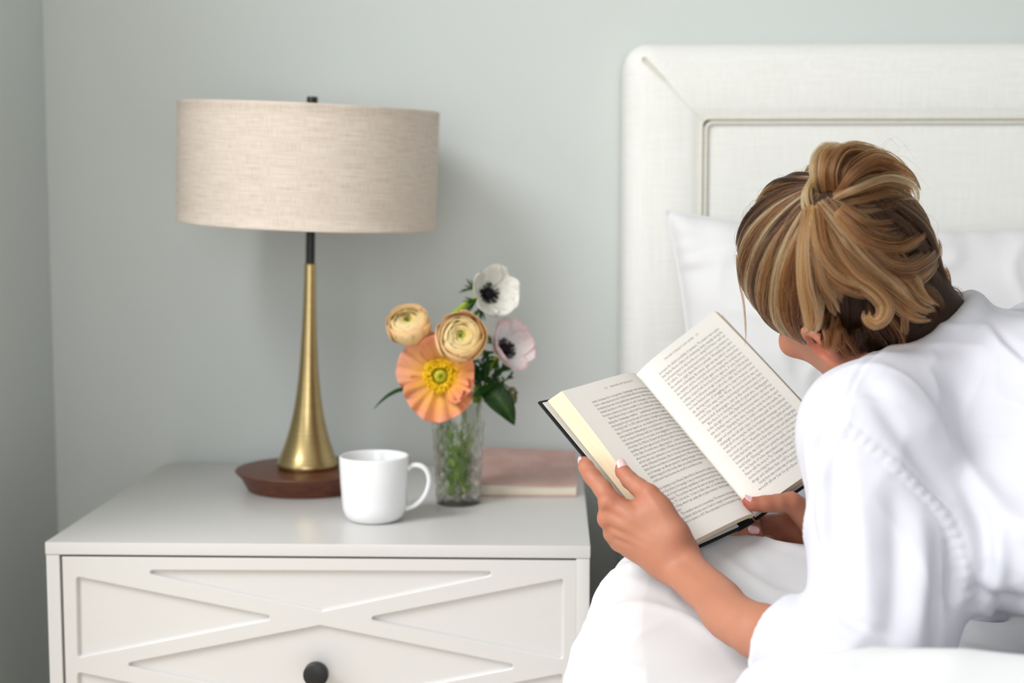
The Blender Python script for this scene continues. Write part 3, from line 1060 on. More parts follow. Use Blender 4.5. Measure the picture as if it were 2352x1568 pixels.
# ------------------------------------------------------------------ poppy
def poppy():
    c = pix(1012, 863, 1.876)
    R = frame_from([0.02, -1.0, 0.10])
    f = thing('iceland_poppy', 'large orange poppy with ruffled petals and yellow centre facing out', 'flower', c)
    st = [(0.0, (250, 214, 60)), (0.40, (254, 200, 96)), (0.55, (255, 196, 128)), (0.85, (255, 190, 150)), (1.0, (255, 188, 162))]
    st2 = [(0.0, (250, 214, 50)), (0.40, (255, 196, 84)), (0.6, (255, 192, 108)), (0.86, (255, 182, 128)), (1.0, (255, 180, 150))]
    kw = dict(n=45, m=25)
    # angles measured in the flower's own plane: x to the right, y up
    add_petal(f, R, c, -0.004, math.radians(150), math.radians(78), 0.062, 0.22, st, 1, ruffle=0.0040, lobes=5, wob=0.08, crease=0.0022, curl=-0.10, squash=4, **kw)
    add_petal(f, R, c, -0.003, math.radians(262), math.radians(84), 0.060, 0.25, st2, 2, ruffle=0.0055, lobes=7, wob=0.10, crease=0.0034, curl=-0.05, squash=4, **kw)
    add_petal(f, R, c, -0.005, math.radians(72), math.radians(62), 0.060, 0.55, st, 3, ruffle=0.0030, lobes=4, wob=0.07, crease=0.0012, curl=0.1, squash=4, **kw)
    add_petal(f, R, c, 0.000, math.radians(-8), math.radians(66), 0.056, 0.75, st2, 4, ruffle=0.0055, lobes=5, wob=0.10, crease=0.0025, curl=-0.25, squash=4, **kw)
    add_petal(f, R, c, 0.001, math.radians(-30), math.radians(34), 0.047, 0.70, st2, 5, ruffle=0.005, lobes=3, wob=0.12, crease=0.002, curl=-0.1, squash=3, **kw)
    # pod with its lid, and the ring of yellow stamens
    V, F, _ = lathe([(1e-4, -0.004), (0.0055, -0.003), (0.0080, 0.002), (0.0083, 0.006), (0.0070, 0.0095), (0.0042, 0.0115), (1e-4, 0.012)], 24)
    obj('seed_pod', V @ R.T + c, F, M_STEM, f, True, col=lerp3([(0, (206, 206, 60)), (0.7, (228, 222, 76)), (1, (196, 196, 60))], np.clip((V[:, 2] + 0.004) / 0.016, 0, 1)), label='yellow-green seed pod')
    parts = []
    for k in range(7):
        a = 2 * np.pi * k / 7
        V, F = tube([(0.0003 * math.cos(a), 0.0003 * math.sin(a), 0.0122), (0.0032 * math.cos(a), 0.0032 * math.sin(a), 0.0122), (0.0062 * math.cos(a), 0.0062 * math.sin(a), 0.0108)], [0.0006, 0.0007, 0.0004], 6)
        parts.append((V, F))
    V, F = join(parts)
    obj('stigma', V @ R.T + c, F, M_STEM, f, True, col=np.tile(srgb(120, 130, 30), (len(V), 1)))
    r = np.random.default_rng(5)
    pts, fil = [], []
    for k in range(430):
        a = r.uniform(0, 2 * np.pi); d = r.uniform(0.012, 0.0235) * (1 + 0.05 * np.sin(3 * a)); z = 0.010 - 0.25 * (d - 0.012) + r.uniform(-0.002, 0.003)
        pts.append((d * math.cos(a), d * math.sin(a), z))
        V, F = tube([(0.006 * math.cos(a), 0.006 * math.sin(a), -0.002), (0.7 * d * math.cos(a), 0.7 * d * math.sin(a), 0.5 * z), pts[-1]], 0.0004, 4)
        fil.append((V, F))
    V, F = join(fil)
    o = obj('filaments', V @ R.T + c, F, M_STEM, f, True, col=np.tile(srgb(222, 198, 40), (len(V), 1))); o['kind'] = 'stuff'
    seeds(f, 'stamens', R, c, pts, 0.00135, [(254, 210, 30), (250, 196, 24), (255, 220, 60)], label='ring of golden stamens')
    stem(f, [c + R[:, 2] * -0.004, c + np.array([0.006, 0.03, -0.02]), np.array([vc[0] - 0.012, VY - 0.006, ZT + VH + 0.004]), invase(2.9, 0.55, 0.08), invase(0.6, 0.7, 0.018)], 0.0021, 0.0024, (118, 150, 60), (96, 130, 48))


poppy()


# ------------------------------------------------------------------ ranunculus
def ranunculus(c, axis, rad, seed, label, root, openness=0.42):
    r = np.random.default_rng(seed)
    R = frame_from(axis)
    f = thing('ranunculus', label, 'flower', c, group='peach ranunculus blooms')
    L = 14
    for i in range(L):
        q = (i + 1) / L
        ri = rad * (0.16 + 0.84 * q ** 0.85)
        npet = 3 if i < 3 else (4 if i < 7 else 5)
        th_rim = 0.15 + 0.80 * q ** 1.2 * (0.80 + openness)      # polar angle of the rim from the axis
        th_base = 2.75
        for k in range(npet):
            a0 = 2 * np.pi * (k + 0.5 * (i % 2)) / npet + r.uniform(-0.25, 0.25)
            half = 2 * np.pi / npet * r.uniform(0.56, 0.68)
            n, m = 15, 9
            s, t = np.meshgrid(np.linspace(-1, 1, n), np.linspace(0, 1, m), indexing='ij')
            rim = th_rim * (1 + 0.05 * r.normal()) + 0.16 * np.abs(s) ** 3 * (0.4 + 0.6 * q) + 0.02 * np.sin(5 * s + r.uniform(0, 6))
            th = th_base + (rim - th_base) * t
            ph = a0 + half * s * (0.35 + 0.65 * np.sin(np.clip(t * 0.62 + 0.1, 0, 1) * np.pi * 0.72))
            rr = ri * (1 + 0.05 * r.normal()) + 0.0008 * s + q * 0.0022 * t ** 6 + 0.0006 * t ** 3 * np.sin(4 * s + r.uniform(0, 6))
            P = np.stack([rr * np.sin(th) * np.cos(ph), rr * np.sin(th) * np.sin(ph), 0.86 * rr * np.cos(th)], -1).reshape(-1, 3)
            if q < 0.22: stops = [(0, (170, 180, 60)), (1, (206, 208, 96))]
            elif q < 0.5: stops = [(0, (252, 216, 116)), (0.8, (255, 230, 144)), (1, (255, 236, 166))]
            elif q < 0.8: stops = [(0, (255, 222, 150)), (0.75, (255, 230, 164)), (1, (255, 236, 184))]
            else: stops = [(0, (255, 230, 168)), (0.6, (255, 230, 170)), (0.9, (255, 228, 176)), (1, (255, 218, 168))]
            C_ = lerp3(stops, t.ravel() + 0.05 * np.sin(9 * s.ravel()))
            o = obj('petal', P @ R.T + c, grid_faces(n, m), M_PETAL, f, True, col=C_)
            md = o.modifiers.new('thickness', 'SOLIDIFY'); md.thickness = 0.00035; md.offset = 0
    pts = [(rad * 0.10 * math.cos(a) * q, rad * 0.10 * math.sin(a) * q, rad * 0.16) for q in (0.3, 0.7, 1.0) for a in np.linspace(0, 6.28, 9)[:-1]]
    seeds(f, 'bloom_eye', R, c, pts, rad * 0.045, [(120, 150, 40), (150, 170, 60)], label='small green eye')
    V, F, _ = lathe([(1e-4, -0.0255), (0.004, -0.0255), (0.011, -0.0235), (0.016, -0.0185), (0.0165, -0.017), (0.011, -0.021), (1e-4, -0.023)], 20)
    obj('calyx', V * (rad / 0.030) @ R.T + c, F, M_STEM, f, True, col=np.tile(srgb(128, 146, 62), (len(V), 1)))
    stem(f, [c - R[:, 2] * rad * 0.75] + root, 0.0023, 0.0026)
    return f


c1 = pix(940, 747, 1.868)
ranunculus(c1, [-0.10, -0.62, 0.80], 0.0292, 11, 'pale yellow-peach ranunculus bloom above the poppy nearest the lamp',
           [c1 + np.array([0.022, 0.016, -0.05]), np.array([vc[0] - 0.016, VY + 0.006, ZT + VH + 0.01]), invase(2.5, 0.7, 0.07), invase(0.1, 0.7, 0.016)])
c2 = pix(1059, 775, 1.842)
ranunculus(c2, [0.08, -0.93, 0.36], 0.0318, 12, 'round peach ranunculus with layered petals in the middle of the bouquet',
           [c2 + np.array([0.002, 0.03, -0.05]), np.array([vc[0] + 0.004, VY + 0.0, ZT + VH + 0.01]), invase(0.2, 0.35, 0.07), invase(3.4, 0.7, 0.016)])


# ------------------------------------------------------------------ anemones
def anemone(c, axis, rad, seed, stops, label, root, turn=0.0, bowl=0.5, openers=None):
    r = np.random.default_rng(seed)
    R = frame_from(axis)
    ca, sa = math.cos(turn), math.sin(turn)
    R = R @ np.array([[ca, -sa, 0], [sa, ca, 0], [0, 0, 1]])
    f = thing('anemone', label, 'flower', c, group='anemone blooms')
    for k in range(9):
        layer = 0 if k < 5 else 1
        a = 2 * np.pi * (k / 5.0 if layer == 0 else (k - 5 + 0.5) / 4.0) + r.uniform(-0.12, 0.12)
        add_petal(f, R, c, 0.0006 - 0.0022 * layer, a, math.radians(r.uniform(40, 47)), rad * r.uniform(0.93, 1.05), bowl * r.uniform(0.8, 1.25), stops, seed * 20 + k, ruffle=0.0010, lobes=2, wob=0.04, curl=0.12 * r.uniform(-0.6, 1), squash=2.6, fold=0.05, n=25, m=17, thick=0.00045)
    V, F, _ = lathe([(1e-4, -0.001), (0.0078, -0.001), (0.0082, 0.002), (0.0070, 0.0055), (0.0045, 0.0075), (1e-4, 0.0082)], 24)
    obj('cone', V @ R.T + c, F, M_STEM, f, True, col=np.tile(srgb(30, 22, 34), (len(V), 1)), label='black domed cone')
    pts = []; fil = []
    for k in range(110):
        a = r.uniform(0, 2 * np.pi); d = r.uniform(0.0098, 0.0150); z = 0.0035 + r.uniform(0, 0.004)
        pts.append((d * math.cos(a), d * math.sin(a), z))
        fil.append(tube([(0.006 * math.cos(a), 0.006 * math.sin(a), 0.0005), (0.75 * d * math.cos(a), 0.75 * d * math.sin(a), 0.7 * z), pts[-1]], 0.0003, 4))
    for k in range(60):
        a = r.uniform(0, 6.28); d = 0.0075 * math.sqrt(r.uniform()); pts.append((d * math.cos(a), d * math.sin(a), 0.0082 - 45 * d * d + 0.0002))
    V, F = join(fil)
    o = obj('filaments', V @ R.T + c, F, M_STEM, f, True, col=np.tile(srgb(26, 22, 36), (len(V), 1))); o['kind'] = 'stuff'
    seeds(f, 'stamens', R, c, pts, 0.00095, [(20, 18, 28), (34, 28, 44), (26, 20, 30)], label='ring of black stamens')
    collar(f, R, c, rad * 0.55, rad * 0.92, 3 * 2, seed + 3, back=-0.0085)
    stem(f, [c - R[:, 2] * 0.003] + root, 0.0042, 0.0034, (168, 190, 60), (128, 158, 56))
    return f


cream = [(0, (236, 236, 220)), (0.3, (250, 249, 240)), (0.8, (246, 245, 238)), (1, (244, 240, 234))]
blush = [(0, (250, 240, 236)), (0.35, (255, 250, 248)), (0.75, (255, 246, 246)), (0.93, (253, 236, 236)), (1, (250, 222, 226))]
ca_ = pix(1120, 675, 1.895)
anemone(ca_, [0.46, -0.80, 0.22], 0.0395, 3, cream, 'creamy white anemone with black centre standing highest in the bouquet',
        [pix(1090, 688, 1.93), pix(1058, 708, 1.937), pix(1040, 740, 1.937), np.array([vc[0] + 0.006, VY + 0.012, ZT + VH + 0.03]), invase(1.2, 0.6, 0.09), invase(4.2, 0.7, 0.016)], 0.3, 0.55)
cb_ = pix(1157, 803, 1.905)
anemone(cb_, [0.56, -0.72, 0.40], 0.0400, 4, blush, 'blush pink anemone with black centre right of the peach ranunculus',
        [pix(1128, 838, 1.93), pix(1106, 862, 1.925), pix(1092, 905, 1.92), invase(0.4, 0.75, 0.10), invase(3.0, 0.75, 0.016)], 0.9, 0.62)


# ------------------------------------------------------------------ leaves
def leaf(parent, path, width, side, c0, c1, cup=0.25, name='leaf', n=26, m=9, ends=0.75, label=None):
    P = smooth_path(path, n)
    T = np.gradient(P, axis=0); T /= np.linalg.norm(T, axis=1)[:, None]
    S = np.asarray(side, float)[None] - T * (T @ np.asarray(side, float))[:, None]
    S /= np.linalg.norm(S, axis=1)[:, None]
    Nn = np.cross(T, S)
    t = np.linspace(0, 1, n)
    wd = width * (np.sin(np.pi * t ** ends) ** 0.85 + 0.03 * (1 - t))
    s = np.linspace(-1, 1, m)
    V = P[:, None] + wd[:, None, None] * s[None, :, None] * S[:, None] + (cup * wd[:, None] * np.abs(s)[None] ** 1.4)[..., None] * Nn[:, None] + (0.04 * wd[:, None] * np.sin(26 * t[:, None] + 5 * np.abs(s)[None]))[..., None] * Nn[:, None]
    tt = (1 - np.abs(s))[None, :] ** 6 * np.ones(n)[:, None]
    C_ = lerp3([(0, c0), (1, c1)], tt.ravel())
    o = obj(name, V.reshape(-1, 3), grid_faces(n, m), M_LEAF, parent, True, col=C_, label=label)
    md = o.modifiers.new('thickness', 'SOLIDIFY'); md.thickness = 0.0004; md.offset = 0
    return o


DK, DK2 = (30, 56, 20), (54, 84, 34)
sp = thing('leafy_sprig', 'dark green pointed leaf sprig drooping over the right vase rim', 'leaf sprig', pix(1110, 895, 1.885))
leaf(sp, [pix(1112, 893, 1.885), pix(1136, 906, 1.872), pix(1162, 938, 1.866), pix(1182, 977, 1.870)], 0.0165, (0.75, 0.15, 0.6), DK, DK2, 0.22)
leaf(sp, [pix(1086, 910, 1.868), pix(1108, 895, 1.872), pix(1132, 888, 1.878), pix(1160, 894, 1.884)], 0.0085, (0.2, -0.5, 0.85), (38, 76, 28), DK2, 0.2)
stem(sp, [pix(1114, 893, 1.886), pix(1100, 912, 1.895), invase(0.3, 0.85, 0.11), invase(0.9, 0.4, 0.05), invase(2.0, 0.7, 0.016)], 0.0013, 0.0018, (60, 96, 40), (90, 120, 50))
sp2 = thing('leafy_sprig', 'slender green leaf arching out to the left of the poppy', 'leaf sprig', pix(930, 893, 1.87))
leaf(sp2, [pix(950, 890, 1.878), pix(915, 898, 1.87), pix(886, 914, 1.862), pix(857, 940, 1.858)], 0.0046, (0.25, -0.6, 0.75), (52, 98, 52), (80, 124, 70), 0.3, ends=0.85)
stem(sp2, [pix(950, 890, 1.878), pix(985, 905, 1.89), np.array([vc[0] - 0.018, VY - 0.004, ZT + VH + 0.002]), invase(3.0, 0.8, 0.08), invase(4.6, 0.7, 0.016)], 0.0012, 0.0016, (60, 100, 50), (90, 124, 56))

fe = thing('fern_sprig', 'dark feathery greenery below the blush anemone', 'leaf sprig', pix(1140, 860, 1.915))
r = np.random.default_rng(8)
for k in range(13):
    u0, v0 = r.uniform(1075, 1180), r.uniform(822, 872)
    if k < 5: u0, v0 = r.uniform(1070, 1120), r.uniform(825, 860)
    y0 = r.uniform(1.895, 1.925)
    parts = []; cols = []
    base_ = pix(1108, 905, 1.915); tip_ = pix(u0, v0, y0)
    d = nrm(tip_ - base_)
    for j in range(11):
        tt = 0.45 + 0.55 * j / 10
        p0 = base_ + (tip_ - base_) * tt
        dirn = nrm(d + r.normal(size=3) * 0.75)
        Ln = r.uniform(0.007, 0.014)
        P = smooth_path([p0, p0 + dirn * Ln * 0.5 + np.array([0, 0, 0.001]), p0 + dirn * Ln], 6)
        V, F = tube(P, [0.0008, 0.0013, 0.0017, 0.0017, 0.0012, 0.0003], 5)
        parts.append((V, F)); cols.append(lerp3([(0, (54, 92, 40)), (1, (34, 72, 28))], np.repeat(np.linspace(0, 1, 6), 5)))
    V, F = tube(smooth_path([base_, base_ + (tip_ - base_) * 0.6 + np.array([0.002, 0, 0]), tip_], 8), 0.0009, 5)
    parts.append((V, F)); cols.append(np.tile(srgb(64, 100, 44), (len(V), 1)))
    V, F = join(parts)
    obj('frond', V, F, M_LEAF, fe, True, col=np.vstack(cols))
stem(fe, [pix(1112, 890, 1.915), pix(1104, 915, 1.915), invase(0.2, 0.8, 0.10), invase(1.0, 0.4, 0.05), invase(2.6, 0.5, 0.016)], 0.0022, 0.0026, (110, 140, 46), (120, 146, 54))

bs = thing('bud_sprig', 'small brownish green bud cluster beside the drooping leaf', 'leaf sprig', pix(1175, 912, 1.90))
cbud = pix(1176, 910, 1.90)
pts = []
for k in range(90):
    v_ = nrm(r.normal(size=3)); pts.append(v_ * np.array([0.0075, 0.0075, 0.0125]) * r.uniform(0.75, 1.0) + np.array([0.10 * v_[2] * 0.01, 0, 0]))
seeds(bs, 'buds', np.eye(3), cbud, pts, 0.0019, [(110, 112, 60), (134, 124, 80), (92, 100, 48), (150, 138, 96)])
stem(bs, [cbud + np.array([0, 0, 0.006]), pix(1160, 884, 1.905), pix(1132, 872, 1.912), pix(1108, 892, 1.917), invase(0.6, 0.8, 0.10), invase(1.6, 0.5, 0.05), invase(5.4, 0.5, 0.016)], 0.0012, 0.0016, (80, 110, 50), (110, 136, 56))

# leaves and cut stems crowded in the water
lw = thing('water_leaves', 'crowd of bright green leaves and cut stems in the vase water', 'leaf sprig', invase(0, 0, 0.03))
for k in range(60):
    a = r.uniform(0, 6.28); z = r.uniform(0.016, 0.075)
    p = invase(a, r.uniform(0.35, 0.8), z)
    d = r.normal(size=3) * np.array([1, 1, 0.9])
    d = nrm(d)
    q = p + d * 0.014
    q[2] = np.clip(q[2], ZT + 0.0145, ZT + 0.08)
    off = q[:2] - vc[:2]; lim = 0.0245
    if np.linalg.norm(off) > lim: q[:2] = vc[:2] + off / np.linalg.norm(off) * lim
    g = r.uniform(0, 1)
    leaf(lw, [p, (p + q) / 2 + r.normal(size=3) * 0.001, q], r.uniform(0.003, 0.0055), r.normal(size=3), (int(70 + 70 * g), int(118 + 50 * g), int(34 + 16 * g)), (int(110 + 60 * g), int(150 + 40 * g), 60), 0.15, n=10, m=5)
for k in range(5):
    a = r.uniform(0, 6.28)
    stem(lw, [invase(a, 0.6, 0.10 + 0.02 * r.uniform()), invase(a + 1.4, 0.3, 0.06), invase(a + 3.0, 0.65, 0.016)], 0.0018, 0.002, (110, 146, 52), (128, 160, 62), n=14)
# ================================================================== open book
mpaper = Mat('book_paper', srgb(250, 246, 239), 0.75, spec=0.15)
mpaper.bump(mpaper.noise(mpaper.coord('Object'), 700, 2), 0.04, 0.0003)
medge = Mat('page_edges', srgb(240, 220, 188), 0.8, spec=0.1)
ev = medge.n('ShaderNodeAttribute', attribute_name='Lay')
nn = medge.n('ShaderNodeTexNoise', Scale=1.0, Detail=2.0); nn.noise_dimensions = '3D'
medge.l(ev.outputs['Vector'], nn.inputs['Vector'])
medge.base(medge.ramp(nn.outputs['Fac'], [(0.38, srgb(226, 203, 170)), (0.62, srgb(245, 228, 200))]))
mcov = Mat('black_boards', srgb(27, 28, 30), 0.55, spec=0.35)
mcov.bump(mcov.noise(mcov.coord('Object'), 900, 3), 0.2, 0.0004)
mend = Mat('endpaper', srgb(232, 232, 226), 0.7, spec=0.15)
mink = Mat('black_ink', srgb(140, 138, 136), 0.8, spec=0.05)

LT, LBm = pix(1290, 898, 1.425), pix(1561, 1256, 1.35)
VT, VB_ = pix(1458, 866, 1.540), pix(1728, 1186, 1.455)
RT, RB = pix(1641, 714, 1.625), pix(1941, 1028, 1.535)
book = thing('book', 'open hardcover book with black boards held in both hands', 'book', (VT + VB_) / 2)
nL = nrm(np.cross(VB_ - VT, LT - VT)); nL = nL if nL[2] > 0 else -nL
nR = nrm(np.cross(VB_ - VT, RT - VT)); nR = nR if nR[2] > 0 else -nR


def page(p, q, side):
    """p: 0 at the gutter .. 1 at the fore edge; q: 0 at the head .. 1 at the foot"""
    p = np.asarray(p, float); q = np.asarray(q, float)
    a, b = (LT, LBm) if side == 'L' else (RT, RB)
    n = nL if side == 'L' else nR
    top = VT + (a - VT) * p[..., None]
    bot = VB_ + (b - VB_) * p[..., None]
    P = top * (1 - q[..., None]) + bot * q[..., None]
    bul = 0.0112 if side == 'L' else 0.0125
    sh = np.sin(np.pi * np.clip(p, 0, 1) ** 0.5) * (1 - 0.35 * p)
    return P + n * (bul * sh)[..., None] + n * (0.001 * np.sin(5 * q) * p)[..., None]


def block(side, c_top, c_bot):
    n, m = 40, 30
    p, q = np.meshgrid(np.linspace(0, 1, n), np.linspace(0, 1, m), indexing='ij')
    top = page(p, q, side)
    nn_ = nL if side == 'L' else nR
    g0, g1 = VT - nn_ * 0.004, VB_ - nn_ * 0.004
    bt = g0 + (c_top - g0) * p[..., None]; bb = g1 + (c_bot - g1) * p[..., None]
    bot = bt * (1 - q[..., None]) + bb * q[..., None]
    bot = bot + nn_ * (0.55 * 0.0112 * np.sin(np.pi * p ** 0.5) * (1 - 0.5 * p))[..., None]
    fl = side == 'L'
    o = obj('page', top.reshape(-1, 3), grid_faces(n, m, flip=not fl), mpaper.m, book, True, label='printed left page' if fl else 'printed right page')
    # edges: fore edge, head and foot, with a layer coordinate for the fine paper lines
    K = 7
    per = [(n - 1) * m + j for j in range(m)]
    per = [i * m for i in range(n)] + per[1:] + [i * m + m - 1 for i in range(n - 2, -1, -1)]
    T_, B_ = top.reshape(-1, 3)[per], bot.reshape(-1, 3)[per]
    ks = np.linspace(0, 1, K)
    V = (T_[None] * (1 - ks[:, None, None]) + B_[None] * ks[:, None, None])
    F = grid_faces(K, len(per)).tolist() + [[(K - 1) * len(per) + i for i in range(len(per))]]
    o2 = obj('page_block', V.reshape(-1, 3), F, medge.m, book, True, angle=40)
    at = o2.data.attributes.new('Lay', 'FLOAT_VECTOR', 'POINT')
    lay = np.stack([np.repeat(ks * 60, len(per)), np.tile(np.arange(len(per)) * 0.12, K), np.zeros(K * len(per))], -1)
    at.data.foreach_set('vector', lay.ravel())
    return o


LC = (pix(1258, 920, 1.432), pix(1544, 1276, 1.357))
RC = (pix(1652, 718, 1.634), pix(1949, 1036, 1.545))
block('L', *LC)
block('R', *RC)


def board(name, a, b, c, d, n, th, mat, label=None):
    """a slab between corners a b (fore edge head, foot) and c d (hinge head, foot), th thick below"""
    T = np.array([a, b, d, c])
    B = T - n * th
    bm = bmesh.new()
    vt = [bm.verts.new(p) for p in T]; vb = [bm.verts.new(p) for p in B]
    bm.faces.new(vt); bm.faces.new(vb[::-1])
    for i in range(4): bm.faces.new((vt[i], vb[i], vb[(i + 1) % 4], vt[(i + 1) % 4]))
    bmesh.ops.recalc_face_normals(bm, faces=bm.faces[:])
    bmesh.ops.bevel(bm, geom=bm.edges[:], offset=min(0.0006, th * 0.3), segments=2, affect='EDGES')
    return bm_obj(name, bm, mat, book, True, 40, label=label)


sp_dir = nrm(VB_ - VT)
covL = (pix(1237, 921, 1.4385), pix(1541, 1287, 1.3635))
hT, hB = VT - nL * 0.0125 + nrm(LT - VT) * 0.012 - sp_dir * 0.003, VB_ - nL * 0.0125 + nrm(LBm - VB_) * 0.012 + sp_dir * 0.003
nCL = nrm(np.cross(covL[1] - covL[0], hT - covL[0])); nCL = nCL if nCL[2] > 0 else -nCL
board('cover', covL[0], covL[1], hT, hB, nCL, 0.0030, mcov.m, 'black cloth front board')
ins = lambda a, b, t: a + (b - a) * t
e0 = ins(covL[0], hT, 0.022) + sp_dir * 0.003; e1 = ins(covL[1], hB, 0.022) - sp_dir * 0.003
board('endpaper', e0 + nCL * 0.0006, e1 + nCL * 0.0006, hT + sp_dir * 0.003 + nCL * 0.0006, hB - sp_dir * 0.003 + nCL * 0.0006, nCL, 0.0006, mend.m)
covR = (pix(1658, 722, 1.6415), pix(1960, 1044, 1.551))
gT, gB = VT - nR * 0.0125 + nrm(RT - VT) * 0.010 - sp_dir * 0.003, VB_ - nR * 0.0125 + nrm(RB - VB_) * 0.010 + sp_dir * 0.003
nCR = nrm(np.cross(covR[1] - covR[0], gT - covR[0])); nCR = nCR if np.dot(nCR, nR) > 0 else -nCR
board('cover', covR[0], covR[1], gT, gB, nCR, 0.0030, mcov.m, 'black cloth back board')
f0 = ins(covR[0], gT, 0.04) + sp_dir * 0.003; f1 = ins(covR[1], gB, 0.04) - sp_dir * 0.003
board('endpaper', f0 + nCR * 0.0006, f1 + nCR * 0.0006, gT + sp_dir * 0.003 + nCR * 0.0006, gB - sp_dir * 0.003 + nCR * 0.0006, nCR, 0.0006, mend.m)
nS = nrm(nL + nR)
s0, s1 = hT - nS * 0.004, hB - nS * 0.004
t0_, t1_ = gT - nS * 0.004, gB - nS * 0.004
board('cover_spine', s0, s1, t0_, t1_, nS, 0.002, mcov.m, 'black cloth spine')

# ------------------------------------------------------------------ the printed text
LEFT = [("H", "126    THE WIDOW CLICQUOT"),
"rants, because for a long time champagne was served just as",
"beer\u2014carbonated and a bit clouded. Barbe-Nicole became famous for",
"producing clear wine that sparkled like mineral water. Without her single",
"minded devotion to this element of craft, champagne could not have",
"become a luxury product accessible to the middle classes today.",
(">", "Barbe-Nicole today is credited with three achievements: \u201cinternation-"),
"alizing the Champagne market,\u201d \u201cestablishing brand identity,\u201d and",
"developing the process known in French as remuage sur pupitre or",
"\u201cmoving by desk.\u201d In 1815, with her triumph in K\u00f6nigsberg, she became that",
"type of business legend, no one doubted her extraordinary talent",
"early pamphlets trumpeting her accomplishments, it was said that she",
"had conquered Russia with her champagne\u2014and from a broad",
"cultural perspective, it\u2019s not much of an exaggeration. In the last years",
"of her fame, the Widow Clicquot had already become the most famous",
"sparkling wine throughout much of Europe. Before long, customers",
"in the clubs of London were calling simply for \u201ca bottle of the Widow\u201d",
"when they were low on bubbly. In Russia, she was famous indeed,",
"and her name was celebrated in some of the greatest nineteenth-century",
"works of Russian literature. But it\u2019s the last achievement that made",
"Barbe-Nicole most famous in winemaking history. Without her discov-",
"ery of remuage\u2014an efficient system for clearing champagne of the yeasty",
"debris trapped in the bottle after secondary fermentation\u2014she",
("<", "could never have become the world\u2019s most famous wine."), None,
"Her stunning coup in Russia, Barbe-Nicole discovered, brought its own",
"set of problems. Increasingly, it was production that worried her most.",
"Louis in Saint Petersburg capitalizing on their success by the orders",
"rolling in. The problem was how she was not going to have enough",
"wine. \u201cIf,\u201d Louis wrote, \u201cto have to refuse orders, so I am asking what you",
"are doing, when I am easily able to place twenty to thirty thousand",
("<s", "bottles.\u201d"),
(">", "The weather was not cooperating. The harvest in the vineyards"),
"was dismal, which was sure to lead to a supply crunch when the wine",
"came to market in 1817. More immediate for the local peasants, it meant"]
RIGHT = [("H", "THE INDUSTRIALIST\u2019S DAUGHTER    127"),
"increases the distinct possibility of starvation. The situation was so grave",
"that Barbe-Nicole\u2019s father led a fundraising charity campaign among the",
"local businessmen to help feed the poor, raising 50,000 francs\u2014well over",
"$1 million. The local entrepreneurs had good reason to pay attention to",
"the workers\u2019 plight, Barbe-Nicole in particular. Winemaking was a labor",
"intensive undertaking. By summer, grain was impossible to come by in",
"the markets, and the countryside had become dangerous. She knew there",
"would be problems in the fields again in the spring. Her problems were",
"nothing compared with those faced by her vignerons, of course. But for her",
"they were troublesome enough, because by the beginning of 1816 she had",
"too few finished champagnes left in the cellars. She had used them",
"up during years of struggling just to stay in business, never",
"wanting to turn away orders. Worse, she soon found she was out",
"of stock of the only wine that she risked losing just at the moment when clients",
"demanded champagne, just as the world needed a lot.",
(">", "But there is no hurrying the birth of a great wine. Standing guard"),
"in the dim light of her cellars, Barbe-Nicole knew that her only real hope",
"was in finding a way to make the most precious wines even faster, when",
"others were disgorging the wines. During the weeks the bottles rested",
"sugar and yeast were added to the bottle to make the wine sparkle, the",
"champagne was left with a layer of unfortunate gunk. All the traditional",
"methods of removing the debris had drawbacks: transvasage\u2014pouring the",
"wine from one bottle to another\u2014destroyed some of the sparkle and wasted",
"too much good wine. Meanwhile, the alternative technique of disgorging",
"bottles that had been stored on their sides took time and skilled workers,",
"however gently, was nothing but slow and messy. It took a few years of",
"work better. Filtering with a sieve spoiled the sparkle of the wine. As Robert",
"in the hands of some winemakers it was purely a fiasco. \u201cThe old",
"Fanon tells the story in The Champagne Company (1867), \u201cthe old way",
"involved knocking the bottles upside down to settle the sediment, then using",
"drugs and clarifiers that could be poisonous, and took ages.\u201d",
(">", "Surely there was a better way of clearing the wines, she thought, one that"),
"would allow her to produce the champagne faster."]


def text_mesh(body):
    cu = bpy.data.curves.new('line', 'FONT')
    cu.body = body; cu.size = 1.0; cu.resolution_u = 1
    to = bpy.data.objects.new('line', cu)
    COL.objects.link(to)
    dg = bpy.context.evaluated_depsgraph_get()
    me = to.evaluated_get(dg).to_mesh()
    v = np.zeros(len(me.vertices) * 3); me.vertices.foreach_get('co', v)
    f = [list(p.vertices) for p in me.polygons]
    to.evaluated_get(dg).to_mesh_clear()
    bpy.data.objects.remove(to); bpy.data.curves.remove(cu)
    return v.reshape(-1, 3)[:, :2], f


def print_page(lines, side, x0, x1, q0, q1, hd):
    """x0 x1: text column as shares of the page width counted from the gutter"""
    n_ = len(lines) - 1
    step = (q1 - q0) / (n_ - 1)
    parts = []
    for i, ln in enumerate(lines):
        if ln is None: continue
        kind, s = ('', ln) if isinstance(ln, str) else ln
        v, f = text_mesh(s)
        wid = v[:, 0].max()
        a, b = x0, x1                                   # left and right ends of the line as read
        if kind == '>': a = x0 + (x1 - x0) * 0.05
        if kind == '<': b = x0 + (x1 - x0) * 0.84
        if kind == '<s': b = x0 + (x1 - x0) * 0.10
        qq = q0 + (i - 1) * step
        hgt = step * 0.92
        if kind == 'H':
            a, b = hd[0], hd[1]; qq = hd[2]; hgt = step * 0.62
        p = a + (b - a) * v[:, 0] / wid
        q = qq - v[:, 1] * hgt
        pos = page(p, q, side) if side == 'R' else page(1 - p, q, side)
        n = nL if side == 'L' else nR
        parts.append((pos + n * 0.00012, f))
    V, F = join(parts)
    o = obj('printed_text', V, F, mink.m, book, False)
    o['kind'] = 'stuff'
    return o


